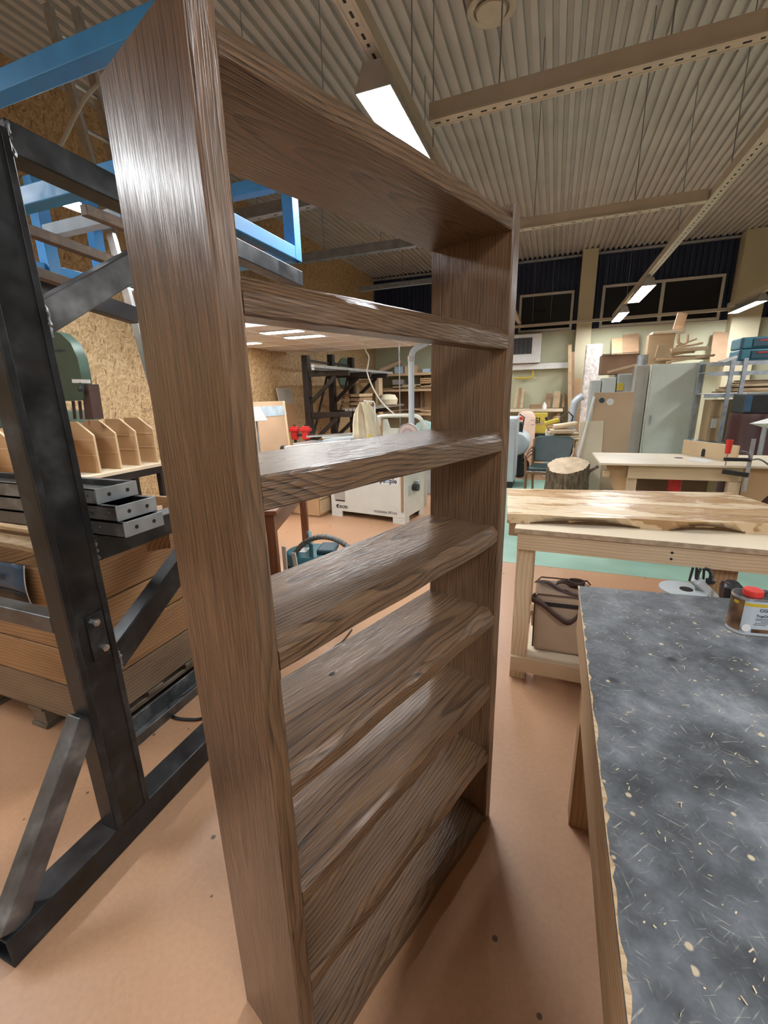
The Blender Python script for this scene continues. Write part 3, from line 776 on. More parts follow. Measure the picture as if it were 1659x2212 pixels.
for x, y in ((.165, 1.385), (1.5, 1.52), (1.5, -.3), (.185, -.3)):
    mk('leg', MB().box((x, y, 0), (x + .075, y + .075, .8435)), T['oldpine_shaded_z'], gt, bevel=.003)
rng = random.Random(11)
b = MB()
for i in range(950):
    x, y = rng.uniform(.16, 1.5), rng.uniform(.0, 1.52)
    l, wd, a = rng.uniform(.0015, .009), rng.uniform(.0006, .0020), rng.uniform(0, 6.28)
    if i % 7 == 0: l *= 2.2
    b.bar((x, y, GT + .0012), (x + l * math.cos(a), y + l * math.sin(a), GT + .0012 + rng.uniform(0, .001)), wd, .0009)
rows = [[], []]; rg2 = random.Random(77)
for k in range(120):
    s = k / 119; x = .125 + .005 * s; yy_ = -.4 + 1.975 * s
    rows[0].append((x + .0004, yy_, GT + .0004)); rows[1].append((x + .002 + .007 * rg2.random() ** 3, yy_, GT + .0004))
mk('worn_edge', MB().strip(rows), T['offcut'], gt)
mk('wood_shavings', b, T['chip'], label='pale wood shavings and dust scattered over the dark grey table top', cat='shavings', kind='stuff')

# the oil tin
cx, cy = .578, 1.405
tin = thing('oil_tin', 'small oil tin with red screw cap on the grey work table', 'tin', (cx, cy, GT), R_(8))
def rr(a, bb, r, n=8):
    out = []
    for k, (sx, sy) in enumerate(((1, 1), (-1, 1), (-1, -1), (1, -1))):
        for i in range(n + 1):
            t = math.pi / 2 * (k + i / n)
            out.append((sx * (a - r) + r * math.cos(t), sy * (bb - r) + r * math.sin(t)))
    return out
H = .112
o = rr(.062, .036, .034)
mk('can_body', MB().poly([(x, y, .001) for x, y in o], (0, 0, H - .004)), T['canlabel'], tin, local=True, smooth=True)
mk('rim', MB().poly([(x * 1.02, y * 1.03, H - .006) for x, y in o], (0, 0, .006)), T['chrome'], tin, local=True, smooth=True)
mk('rim', MB().poly([(x * 1.015, y * 1.02, 0) for x, y in o], (0, 0, .004)), T['can'], tin, local=True, smooth=True)
mk('lid_plate', MB().poly([(x * .93, y * .9, H - .002) for x, y in o], (0, 0, .0025)), T['black'], tin, local=True, smooth=True)
def wrap(i0, i1, z0, z1, mat, nm, off=1.006):
    n = len(o); rows = [[], []]
    for i in range(i0, i1 + 1):
        x, y = o[i % n]
        rows[0].append((x * off, y * off * 1.004, z0)); rows[1].append((x * off, y * off * 1.004, z1))
    b = MB().strip(rows)
    mk(nm, b, mat, tin, local=True, smooth=True)
wrap(13, 23, .012, H - .007, T['canphoto'], 'label_picture')
wrap(23, 30, H - .022, H - .013, T['canyellow'], 'label_stripe')
wrap(19, 21, H - .022, H - .013, T['canyellow'], 'label_stripe', 1.012)
e = mk('label_badge', MB().cyl((-.036, -.0378, .026), (-.036, -.0382, .026), .011, n=20), T['white'], tin, local=True)
mk('screw_cap', MB().lathe([(.001, 0), (.0235, 0), (.0235, .013), (.022, .016), (.001, .0165)], (-.018, -.004, H), 28), T['red'], tin, local=True, smooth=True)
mk('handle_wire', MB().tube(smooth_pts([(.012, .0, H), (.018, .0, H + .007), (.05, .0, H + .007), (.056, .0, H)]), .0018, 6), T['black'], tin, local=True, smooth=True)
tm = Matrix.LocRotScale(tin.location, tin.rotation_euler, None)
xd = tm.to_3x3() @ Vector((1, 0, 0))
for s, sz, lx, lz in (('OSMO', .0135, -.012, .076), ('TopOil', .0105, -.017, .060)):
    p = tm @ Vector((lx, -.0369, lz))
    lettering(s, sz, p, xd, (0, 0, 1), T['ink'], tin, bold=.0)

for lz, l0, l1 in ((.0545, -.017, .03), (.0505, -.017, .03), (.0455, -.004, .03), (.041, -.017, .02), (.036, -.02, .01)):
    mk('text_line', MB().box((l0, -.0372, lz), (l1, -.0368, lz + .0016)), T['greyink'], tin, local=True)
mk('label_picture_small', MB().box((-.022, -.0372, .012), (.03, -.0368, .023)), T['canphoto'], tin, local=True)

# ------------------------------------------------------------------ pale workbench behind it
wb = thing('workbench', 'pale pine workbench with plywood top and low shelf', 'workbench', (.7, 2.55, 0))
mk('bench_top', MB().poly([(-.135, 2.175, .855), (1.75, 2.145, .855), (1.78, 2.92, .855), (-.12, 2.95, .855)], (0, 0, .025)), T['ply'], wb, bevel=.0015, seg=1)
mk('top_edge', MB().poly([(-.1355, 2.174, .8555), (1.75, 2.144, .8555), (1.75, 2.1455, .8555), (-.135, 2.1755, .8555)], (0, 0, .023)), T['plyedge'], wb)
frl = mk('front_rail', MB().bar((-.12, 2.195, .81), (1.72, 2.165, .81), .022, .088), T['pine_x'], wb, bevel=.002)
for x in (.46, .5):
    mk('screw', MB().cyl((.55, 2.171, .795 if x > .47 else .825), (.55, 2.178, .795 if x > .47 else .825), .006, n=10), T['dark'], frl)
mk('back_rail', MB().box((-.185, 2.46, .745), (1.6, 2.53, .853)), T['pine_x'], wb, bevel=.003)
for x, y in ((-.12, 2.208), (1.62, 2.19), (-.12, 2.85), (1.62, 2.85)):
    mk('leg', MB().box((x, y, 0), (x + .082, y + .07, .765 if y < 2.3 else .745)), T['pine_z'], wb, bevel=.003)
mk('leg', MB().box((.735, 2.21, .0), (.82, 2.28, .765)), T['oldpine_shaded_z'], wb, bevel=.003)  # darker pine than the other legs puts shade into the colour
mk('low_rail', MB().bar((-.118, 2.198, .10), (1.70, 2.178, .10), .02, .085), T['pine_x'], wb, bevel=.002)
mk('low_shelf', MB().box((-.035, 2.212, .135), (.73, 2.845, .155)), T['ply'], wb, bevel=.0015)
for i, (z, dx) in enumerate(((.172, 0), (.205, .01), (.24, -.01))):
    pl('offcut', ['lowest of three pale offcuts behind the canvas bag', 'middle one of three pale offcuts behind the canvas bag', 'topmost of three pale offcuts behind the canvas bag'][i], 'offcut', (-.03 + dx, 2.58, z), (.5, 2.62, z), .09, .03, T['offcut2'])

# live edge slab on the bench
sl = thing('live_edge_slab', 'oiled pale maple slab with live edge lying across the workbench', 'wood slab', (.45, 2.6, .8805))
SC_ = [(-.18, 2.25), (1.23, 2.42), (1.03, 3.08), (-.24, 2.87)]
rng = random.Random(5); pts = []
A0, B0 = Vector((-.18, 2.25, 0)), Vector((1.23, 2.42, 0))
for k in range(29):
    s = k / 28; p = A0.lerp(B0, s); pts.append((p.x, p.y + .008 * math.sin(s * 19) + rng.uniform(-.003, .003)))
b = MB(); up = [(x, y, .93) for x, y in pts] + [(1.03, 3.08, .93), (-.24, 2.87, .93)]
lo = []
for k, (x, y) in enumerate(pts):
    s = k / 28
    g = max(0, math.sin((s - .08) / .36 * math.pi)) if .08 < s < .44 else (max(0, math.sin((s - .53) / .22 * math.pi)) if .53 < s < .75 else 0)
    lo.append((x, y + .045 * g, .8805))
lo += [(1.03, 3.08, .8805), (-.24, 2.87, .8805)]
n = len(up)
b.add(up + lo, [list(range(n))] + [list(range(2 * n - 1, n - 1, -1))] + [(i, n + i, n + (i + 1) % n, (i + 1) % n) for i in range(n)])
so = mk('slab_body', b, T['slab'], sl)
for s0, s1 in ((.08, .44), (.53, .75)):
    rows = [[], [], []]
    for k in range(17):
        s = s0 + (s1 - s0) * k / 16; g = math.sin((s - s0) / (s1 - s0) * math.pi)
        p = A0.lerp(B0, s) + Vector((0, .008 * math.sin(s * 19) - .004, 0))
        rows[0].append((p.x, p.y + .043 * g, .8815)); rows[1].append((p.x, p.y + .030 * g, .890 + .012 * g)); rows[2].append((p.x, p.y + .004 * g, .884 + .030 * g))
    mk('bark_hollow', MB().strip(rows), T['barkedge'], sl, smooth=True)

# canvas bag on the low shelf
bg = thing('canvas_bag', 'stiff beige canvas bag with dark brown straps under the bench', 'bag', (.12, 2.36, .1555))
mk('bag_body', MB().poly([(-.012, 2.262, .157), (.262, 2.268, .157), (.27, 2.268, .505), (-.016, 2.262, .50)], (.0, .21, .0)), T['bagbeige'], bg, bevel=.028, seg=4)
mk('piping', MB().tube([(-.010, 2.258, .185), (-.015, 2.258, .475), (.0, 2.258, .5), (.255, 2.263, .505), (.27, 2.263, .48)], .004, 6), T['strap'], bg, smooth=True)
mk('piping', MB().tube([(-.006, 2.475, .488), (.01, 2.474, .507), (.25, 2.48, .512), (.268, 2.48, .49)], .004, 6), T['strap'], bg, smooth=True)
mk('zip', MB().bar((.0, 2.262, .445), (.262, 2.266, .45), .006, .022), T['black'], bg)
def strap(pts, wd=.028, up=(0, 0, 1)):
    pp = smooth_pts(pts, 8); rows = []
    U = Vector(up)
    for q in pp: rows.append([q - U * wd / 2, q + U * wd / 2])
    b = MB().strip(rows)
    ob = mk('strap', b, T['strap'], bg, smooth=True)
    m = ob.modifiers.new('thick', 'SOLIDIFY'); m.thickness = .003
strap([(-.018, 2.30, .47), (-.03, 2.252, .47), (.02, 2.240, .455), (.09, 2.232, .405), (.15, 2.235, .37), (.19, 2.245, .39), (.21, 2.252, .44)], .032)
strap([(-.02, 2.40, .51), (.04, 2.36, .530), (.10, 2.32, .518), (.16, 2.29, .514), (.22, 2.275, .512)], .028, (.5, .8, .25))
strap([(.09, 2.40, .515), (.12, 2.36, .545), (.16, 2.36, .535), (.20, 2.40, .515)], .03, (.3, .6, .6))
c = P(1246, 1252, y=2.40)
mk('belt_roll', MB().strip([[(c.x + .042 * math.cos(t * .3) , c.y + .030 * math.sin(t * .3), .508) for t in range(22)], [(c.x + .044 * math.cos(t * .3), c.y + .031 * math.sin(t * .3), .542) for t in range(22)]]), T['strap'], bg, smooth=True).modifiers.new('thick', 'SOLIDIFY').thickness = .005

# scroll saw behind the grey table
q = P(1475, 1272, y=1.98)
ss = thing('scroll_saw', 'scroll saw with round grey table disc and black hoses behind the grey work table', 'scroll saw', (.55, 2.0, 0))
mk('saw_table', MB().cyl((q.x, q.y, q.z - .008), (q.x, q.y, q.z), .085, n=40), T['machgrey'], ss, smooth=True)
mk('table_insert', MB().cyl((q.x + .012, q.y, q.z), (q.x + .012, q.y, q.z + .0015), .024, n=24), T['dark'], ss)
a0, a1 = P(1502, 1252, y=1.98), P(1545, 1303, y=2.02)
mk('saw_arm', MB().bar(a0, a1 + Vector((.04, .02, -.03)), .05, .035, (0, 0, 1)), T['machgrey'], ss, bevel=.006)
for (u0, v0, u1, v1) in ((1497, 1226, 1489, 1255), (1505, 1226, 1503, 1250), (1521, 1228, 1519, 1252)):
    mk('guard_bar', MB().tube([P(u0, v0, y=1.98), P(u1, v1, y=1.98)], .0045, 6), T['black'], ss)
pts = [P(*uv, y=1.98) for uv in ((1514, 1227), (1508, 1240), (1506, 1252))]
mk('air_hose', MB().tube(smooth_pts(pts, 6), .006, 8, rs=[.005 + .003 * (k % 2) for k in range(13)]), T['black'], ss, smooth=False)
pts = [P(*uv, y=1.98) for uv in ((1522, 1228), (1532, 1232), (1536, 1245), (1530, 1262))]
mk('air_hose', MB().tube(smooth_pts(pts, 6), .006, 8, rs=[.005 + .003 * (k % 2) for k in range(19)]), T['black'], ss, smooth=False)
mk('clamp_knob', MB().lathe([(.001, -.014), (.016, -.008), (.018, .006), (.001, .012)], P(1535, 1255, y=1.98), 14), T['black'], ss, smooth=True)
mk('saw_column', MB().bar(a1 + Vector((.03, .03, -.03)), a1 + Vector((.03, .05, -.42)), .07, .05, (0, 1, 0)), T['machgrey'], ss, bevel=.006)
p0 = P(1556, 1300, y=1.93); p1 = P(1562, 1255, y=1.93)
mk('frame_rod', MB().tube([p0 + Vector((0, 0, -.1)), p0, p1, p1 + Vector((.02, 0, -.01))], .006, 6), T['strap'], ss)
mk('motor', MB().lathe([(.001, -.04), (.035, -.035), (.04, .02), (.02, .04), (.001, .045)], P(1578, 1275, y=2.03), 16), T['black'], ss, smooth=True)
mk('saw_stand', MB().box((.42, 1.90, 0), (.86, 2.10, .40)).box((.46, 1.93, .40), (.80, 2.08, q.z - .10)), T['machgrey'], ss, bevel=.01)
mk('table_neck', MB().cyl((q.x, q.y, q.z - .14), (q.x, q.y, q.z - .006), .03, n=14), T['machgrey'], ss)
# ------------------------------------------------------------------ crate on its pallet
cx0, cx1, cy0, cy1, cz0, cz1 = -2.72, -1.78, 1.05, 2.25, .145, .885
pal = thing('pallet', 'grey worn wooden pallet under the plank crate', 'pallet', (-2.25, 1.65, 0))
for y in (1.06, 1.3, 1.54, 1.78, 2.02, 2.16):
    mk('deck_board', MB().box((cx0 - .02, y, .122), (cx1 + .01, y + .09, .143)), T['pallet'], pal, bevel=.002)
for x in (cx0 - .01, -2.30, cx1 - .095):
    mk('stringer', MB().box((x, 1.06, .1), (x + .1, 2.25, .12)), T['pallet'], pal, bevel=.002)
    for y in (1.07, 1.6, 2.13):
        mk('block', MB().box((x, y, .021), (x + .1, y + .11, .099)), T['pallet'], pal, bevel=.003)
    mk('bottom_board', MB().box((x - .005, 1.06, 0), (x + .105, 2.25, .02)), T['pallet'], pal, bevel=.002)
cr = thing('plank_crate', 'large open crate of orange brown pine planks full of wood scraps', 'crate', (-2.25, 1.65, cz0))
n = 4; hh = (cz1 - cz0) / n; rng = random.Random(2)
for i in range(n):
    z0 = cz0 + i * hh + .003; z1 = cz0 + (i + 1) * hh - .003
    j = rng.uniform(0, .004)
    mk('plank', MB().box((cx1 - .024 + j, cy0, z0), (cx1 + j, cy1, z1)), T['greyplank_y' if i == 0 else 'crate_y'], cr, bevel=.003)
    mk('plank', MB().box((cx0, cy0, z0), (cx0 + .022, cy1, z1)), T['crate_y'], cr, bevel=.003)
    mk('plank', MB().box((cx0 + .023, cy0 - .003 - j, z0), (cx1 - .026, cy0 + .02 - j, z1)), T['greyplank_x' if i == 0 else 'crate_x'], cr, bevel=.003)
    mk('plank', MB().box((cx0 + .023, cy1 - .022, z0), (cx1 - .026, cy1, z1)), T['crate_x'], cr, bevel=.003)
for x, y in ((cx1 - .07, cy0 + .022), (cx0 + .024, cy0 + .022), (cx1 - .07, cy1 - .07), (cx0 + .024, cy1 - .07)):
    mk('corner_post', MB().box((x, y, cz0), (x + .045, y + .045, cz1 - .01)), T['crate_x'], cr)
mk('bottom_panel', MB().box((cx0 + .024, cy0 + .022, cz0 + .001), (cx1 - .026, cy1 - .024, cz0 + .02)), T['crate_x'], cr)
# sign leaning on the crate's front
yS = cy0 - .022
sg = thing('paper_sign', 'blue and black laminated sign fixed on the front of the plank crate', 'sign', (-2.4, yS, .65))
a, b_, c_, d_ = P(-120, 1195, y=yS), P(52, 1222, y=yS), P(75, 1318, y=yS), P(-120, 1275, y=yS)
def curl(p, amt): return Vector((p.x, p.y - amt, p.z))
rows = []
for k in range(9):
    s = k / 8; l = a.lerp(d_, s); r = b_.lerp(c_, s)
    rows.append([l, l.lerp(r, .5), l.lerp(r, .8), curl(r, .012 * math.sin(s * 3))])
mk('sign_sheet', MB().strip(rows[:6]), T['signblue'], sg, smooth=True).modifiers.new('thick', 'SOLIDIFY').thickness = .002
mk('sign_base', MB().strip(rows[5:]), T['signdark'], sg, smooth=True).modifiers.new('thick', 'SOLIDIFY').thickness = .002
edge = [rows[k][3] + Vector((.001, -.001, 0)) for k in range(9)] + [rows[8][2], rows[8][1], rows[8][0]]
mk('sign_border', MB().tube(edge, .0022, 5), T['white'], sg)
lettering('OSTMATA PUIT', .030, P(-52, 1240, y=yS - .006), rows[2][3] - rows[2][0], (0, 0, 1), T['ink'], sg, bold=.0012)
# scraps in the crate
def scrap(i, p, q, w, t, mat='offcut', up=(0, 0, 1), lab=None):
    pl('wood_scrap', lab, 'wood scrap', p, q, w, t, T[mat], up)
scrap(0, (-2.66, 1.20, .93), (-1.95, 1.14, .945), .12, .022, lab='pale board lying over the crate front rim, lowest of the pile')
scrap(1, (-2.66, 1.26, .972), (-1.98, 1.22, .985), .10, .018, lab='pale board on the crate pile, second from below')
scrap(2, (-2.6, 1.30, 1.005), (-1.90, 1.27, 1.015), .09, .022, lab='pale board on the crate pile, third from below')
scrap(3, (-2.4, 1.34, 1.04), (-1.9, 1.30, 1.045), .07, .03, lab='short greenish white block topmost on the crate pile')
scrap(4, (-2.05, 1.16, .80), (-1.93, 1.2, .91), .12, .02, lab='beige square board standing inside the crate corner')
scrap(5, (-1.86, 1.35, .70), (-1.83, 2.0, .86), .02, .18, lab='thin board standing along the inside of the crate wall')
scrap(6, (-2.2, 1.5, .75), (-1.85, 1.75, .93), .14, .02, 'offcut2', lab='brown board slanting up inside the crate')
scrap(7, (-2.2, 1.80, .80), (-2.05, 2.05, .96), .05, .05, lab='square pale stick poking out of the crate')
scrap(8, (-2.5, 1.6, .55), (-1.9, 1.95, .80), .2, .02, lab='wide board lying aslant deep in the crate')
scrap(9, (-2.35, 1.30, .40), (-2.0, 2.1, .45), .2, .03, 'offcut2', lab='wide brown board at the bottom of the crate scraps')
p = P(340, 1165, x=-1.62)
pl('wood_block', 'square brown timber end hanging over the crate rim beside the bookcase', 'timber', p + Vector((-.22, .18, .05)), p + Vector((.0, 0, -.01)), .10, .09, T['crate_x'])
# steel channel on the floor by the crate
mk('steel_channel', MB().box((-1.765, 1.12, 0), (-1.68, 2.3, .008)).box((-1.765, 1.12, .008), (-1.757, 2.3, .09)).box((-1.688, 1.12, .008), (-1.68, 2.3, .05)), T['graysteel'], bevel=.002, label='grey steel channel lying on the floor beside the pallet', cat='steel beam')
# black cable loops on the floor
pts = [P(*uv, z=.007) for uv in ((425, 1480), (400, 1500), (372, 1515), (366, 1535), (380, 1550), (410, 1554), (440, 1550), (500, 1520))]
mk('floor_cable', MB().tube(smooth_pts(pts), .0065, 6), T['black'], label='black cable looping on the floor beside the steel channel', cat='cable', smooth=True)
pts = [P(*uv, z=.007) for uv in ((620, 1480), (640, 1465), (690, 1440), (720, 1400), (740, 1385), (760, 1360))]
mk('floor_cable', MB().tube(smooth_pts(pts), .005, 6), T['black'], label='thin dark cable on the floor seen between the bookcase shelves', cat='cable', smooth=True)

# ------------------------------------------------------------------ table with mdf dividers
ct = thing('divider_table', 'pale topped table with black steel frame along the chipboard wall', 'table', (-4.0, 2.4, 0))
tx0, tx1, tz = -4.23, -3.75, .90
mk('table_top', MB().box((tx0, .6, tz - .03), (tx1, 3.55, tz)), T['ply'], ct, bevel=.002)
mk('frame_rail', MB().box((tx1 - .06, .62, tz - .10), (tx1 - .01, 3.5, tz - .032)), T['rackblack'], ct)
mk('frame_rail', MB().box((tx0 + .02, .62, tz - .10), (tx0 + .07, 3.5, tz - .032)), T['rackblack'], ct)
for y in (.8, 3.35):
    mk('leg', MB().box((tx1 - .07, y, 0), (tx1 - .01, y + .06, tz - .10)), T['rackblack'], ct)
    mk('leg', MB().box((tx0 + .02, y, 0), (tx0 + .08, y + .06, tz - .10)), T['rackblack'], ct)
mk('leg_brace', MB().bar((tx1 - .04, 2.62, .35), (tx1 - .04, 3.0, .83), .05, .05), T['rackblack'], ct)
dv = thing('divider_rack', 'row of orange mdf dividers with cut corners and rounded grooves', 'divider rack', (-4.1, 2.3, tz))
dy = .213; y = .62
mk('back_panel', MB().box((-4.22, .6, tz), (-4.20, 3.38, tz + .44)), T['mdf'], dv)
k = 0
while y < 3.4:
    pan = mk('divider', MB().poly([(-4.195, y, tz), (-3.82, y, tz), (-3.82, y, tz + .34), (-4.0, y, tz + .46), (-4.195, y, tz + .46)], (0, .018, 0)), T['mdf'], dv, bevel=.001, seg=1)
    mk('pale_edge', MB().bar((-3.8185, y + .009, tz + .002), (-3.8185, y + .009, tz + .34), .003, .018, (0, 1, 0)).bar((-3.818, y + .009, tz + .34), (-3.998, y + .009, tz + .4605), .018, .003, (0, 0, 1)), T['mdfpale'], pan)
    gr = [(-3.82, tz + .30)] + [(-4.06, tz + .30)] + [(-4.06 - .07 * math.sin(t * .26), tz + .23 + .07 * math.cos(t * .26)) for t in range(13)] + [(-4.05, tz + .16), (-3.82, tz + .16)]
    mk('groove', MB().tube([(a, y - .0005, b) for a, b in gr], .004, 4), T['mdfpale'], pan)
    y += dy; k += 1

# ------------------------------------------------------------------ green band saw behind the table
yb0 = 2.62
bs = thing('band_saw', 'large green band saw with arched wheel cover', 'band saw', (-4.2, 2.9, 0))
ol = [(72, 868), (72, 722), (80, 716), (90, 713), (103, 712), (130, 720), (153, 742), (168, 775), (176, 815), (180, 865)]
yb0 = 2.78
mk('wheel_cover', MB().poly([P(u, v, y=yb0) for u, v in ol], (0, .09, 0)), T['sawgreen'], bs, smooth=True)
mk('saw_column', MB().poly([P(u, v, y=yb0 + .02) for u, v in ((176, 830), (190, 830), (202, 906), (184, 906))], (0, .1, 0)), T['strap'], bs)
a = P(190, 900, y=yb0 + .05)
mk('saw_body', MB().box((-4.70, yb0 + .0, 0), (-4.27, yb0 + .42, a.z + .05)), T['sawgreen2'], bs, bevel=.01)
for u in (162, 176):
    mk('guide_rod', MB().tube([P(u - 4, 866, y=yb0 + .1), P(u, 905, y=yb0 + .1)], .014, 8), T['strap'], bs)
p = P(175, 841, y=yb0 - .03)
mk('knob', MB().lathe([(.001, -.02), (.022, -.016), (.026, 0), (.022, .016), (.001, .02)], p, 12), T['black'], bs, smooth=True)
mk('knob_stem', MB().cyl(P(173, 826, y=yb0 - .02), p, .005), T['black'], bs)
mk('name_plate', MB().poly([P(u, v, y=yb0 - .004) for u, v in ((155, 819), (193, 820), (194, 828), (156, 827))], (0, .006, 0)), T['white'], bs)
mk('scribble', MB().tube([P(117 + 2.2 * k, 756 + (3 if k % 2 else -2) + k % 3, y=yb0 - .002) for k in range(12)], .0022, 4), T['ink'], bs)
p = P(10, 890, y=yb0 - .2)
mk('side_housing', MB().box((-4.70, 2.1, 0), (-4.32, yb0 + .08, P(0, 875, x=-4.32).z)), T['sawgreen'], bs, bevel=.02)

# ------------------------------------------------------------------ aluminium ladder
xl = -3.62
l0t, l0b = P(100, 8, x=xl), P(309, 761, x=xl)
l1t, l1b = P(155, -10, x=xl), P(350, 761, x=xl)
def ext(t, b, z): s = (z - t.z) / (b.z - t.z); return t + (b - t) * s
ld = thing('ladder', 'tall aluminium extension ladder leaning behind the blue steel frame', 'ladder', ext(l0t, l0b, 0))
A_, B_ = ext(l0t, l0b, .0), ext(l0t, l0b, l0t.z)
C_, D_ = ext(l1t, l1b, .0), ext(l1t, l1b, 4.42)
for p, q in ((A_, B_), (C_, D_)):
    mk('ladder_rail', MB().bar(p, q, .028, .075, (1, 0, 0)), T['alu'], ld, bevel=.003)
    mk('rail_lip', MB().bar(p + Vector((.04, 0, 0)), q + Vector((.04, 0, 0)), .034, .01, (1, 0, 0)), T['alu'], ld)
z = .25
while z < 4.2:
    p, q = ext(l0t, l0b, z), ext(l1t, l1b, z)
    mk('rung', MB().cyl(p, q, .016, n=10), T['alu'], ld, smooth=True)
    z += .28
# cable hanging in front of it
pts = [P(*uv, x=-2.9) for uv in ((212, 182), (190, 205), (165, 245), (138, 300), (110, 345), (85, 378), (72, 405), (60, 440))]
mk('hanging_cable', MB().tube(smooth_pts(pts), .012, 8), T['cable'], label='thick white cable swinging down from the blue frame to the chipboard wall', cat='cable', smooth=True)

# rails and farther tubes of the blue steel frame
r2 = bf
for (u0, v0, u1, v1, w_, x) in ((40, 490, 300, 585, .04, -2.0), (180, 453, 300, 500, .045, -2.0), (50, 580, 215, 635, .04, -2.0)):
    mk('brown_rail', MB().bar(P(u0, v0, x=x), P(u1, v1, x=x), .04, w_), T['rustbar'], r2, bevel=.003)
p, q = P(60, 607, x=-2.2), P(290, 682, x=-2.2)
mk('black_rail', MB().bar(p, q, .06, .085), T['rackblack'], r2, bevel=.003)
yy = P(90, 500, x=-2.75).y
u_t = P(70, 380, y=yy)
mk('upright_tube', MB().bar((u_t.x, yy, 2.03), (u_t.x, yy, 2.72), .07, .07, (0, 1, 0)), T['blue'], r2, bevel=.004)
p, q = P(92, 505, y=yy), P(250, 468, y=yy)
mk('pale_blue_rail', MB().bar(p, q, .06, .06), T['bluegrey'], r2, bevel=.003)
# ------------------------------------------------------------------ planer-jointer machine
A1, A2 = Vector((-2.63, 4.93, 0)), Vector((-1.57, 4.79, 0))
mxd = (A2 - A1).normalized(); myd = Vector((-mxd.y, mxd.x, 0)); MW = (A2 - A1).length
MROT = math.atan2(mxd.y, mxd.x)
pm_ = thing('planer_machine', 'cream planer jointer machine with maker lettering on its front', 'planer', A1, MROT)
MH, MD = .82, .58
b = MB()
b.poly([(0, 0, .075), (MW, 0, .075), (MW, 0, MH), (0, 0, MH)], (0, MD, 0))
mk('machine_body', b, T['machine'], pm_, local=True, bevel=.006)
for x0, x1 in ((0, .165), (MW - .165, MW)):
    mk('foot', MB().box((x0, 0, 0), (x1, .02, .077)), T['machine'], pm_, local=True)
    mk('foot', MB().box((x0, MD - .02, 0), (x1, MD, .077)), T['machine'], pm_, local=True)
for x in (0, MW - .02):
    mk('foot', MB().box((x, .02, 0), (x + .02, .13, .077)), T['machine'], pm_, local=True)
    mk('foot', MB().box((x, MD - .13, 0), (x + .02, MD - .02, .077)), T['machine'], pm_, local=True)
mk('service_hatch', MB().box((.06, -.006, .225), (.22, .002, .42)), T['cabside'], pm_, local=True, bevel=.002)
mk('hatch_slot', MB().box((.07, -.004, .208), (.215, .001, .222)), T['dark'], pm_, local=True)
mk('wood_strip', MB().poly([(MW - .03, -.014, .145), (MW - .016, -.014, .175), (MW - .016, -.014, .80), (MW - .045, -.014, .80), (MW - .045, -.014, .175)], (0, .013, 0)), T['offcut2'], pm_, local=True)
mk('white_plate', MB().box((.70, -.003, .475), (MW - .07, .0, .60)), T['white'], pm_, local=True)
mm = Matrix.LocRotScale(pm_.location, pm_.rotation_euler, None)
def mlet(s, size, lx, lz, mat, bold=0.0):
    lettering(s, size, mm @ Vector((lx, -.0045, lz)), mxd, (0, 0, 1), mat, pm_, bold)
mlet('pe', .085, .735, .50, T['ink'], .002); mlet('o', .085, .822, .50, T['blueink'], .001); mlet('ple', .085, .868, .50, T['ink'], .002)
mlet('scm', .075, .135, .118, T['ink'], .0015)
mlet('minimax f41es', .056, .64, .115, T['greyink'], .0004)
mk('logo_disc', MB().cyl((.105, -.004, .138), (.105, 0, .138), .026, n=24), T['ink'], pm_, local=True)
mk('logo_wedge', MB().poly([(.102, -.0052, .124), (.124, -.0052, .124), (.122, -.0052, .160)], (0, .001, 0)), T['machine'], pm_, local=True)
mk('mushroom_guard', MB().lathe([(.001, -.05), (.06, -.04), (.075, 0), (.06, .05), (.02, .07), (.001, .07)], (MW + .03, .17, .66), 16), T['machine'], pm_, local=True, smooth=True)
mk('switch_plate', MB().box((MW, .10, .33), (MW + .004, .18, .46)), T['cabgrey'], pm_, local=True)
mk('plug', MB().cyl((MW + .002, .24, .42), (MW + .07, .24, .42), .045, n=16), T['black'], pm_, local=True, smooth=True)
mk('plug_socket', MB().box((MW, .28, .36), (MW + .05, .35, .49)), T['cabgrey'], pm_, local=True, bevel=.006)
# beds and fence on top
mk('machine_bed', MB().box((-.62, .06, MH + .06), (.50, .48, MH + .10)), T['alu'], pm_, local=True, bevel=.004)
mk('machine_bed', MB().box((.56, .06, MH + .06), (1.55, .48, MH + .10)), T['alu'], pm_, local=True, bevel=.004)
mk('bed_support', MB().box((.05, .08, MH), (MW - .05, .46, MH + .06)), T['machgrey'], pm_, local=True)
mk('fence_profile', MB().bar((-.70, .00, MH + .03), (.26, .11, MH + .13), .07, .07), T['white'], pm_, local=True, bevel=.006)
mk('fence_profile', MB().bar((-.15, .12, MH + .14), (.30, .22, MH + .19), .08, .035), T['duct'], pm_, local=True, bevel=.004)
mk('cutter_cover', MB().bar((-.32, .35, MH + .17), (.30, .40, MH + .20), .09, .05), T['machine'], pm_, local=True, bevel=.008)
mk('guide_rod', MB().tube([(-.55, .28, MH + .17), (.30, .35, MH + .23)], .014, 8), T['chrome'], pm_, local=True)
mk('rod_end', MB().cyl((-.75, -.01, MH + .03), (-.695, -.01, MH + .03), .045, n=14), T['black'], pm_, local=True)
mk('table_clamp', MB().bar((-.20, .09, MH + .115), (.0, .10, MH + .118), .05, .03), T['galv'], pm_, local=True)
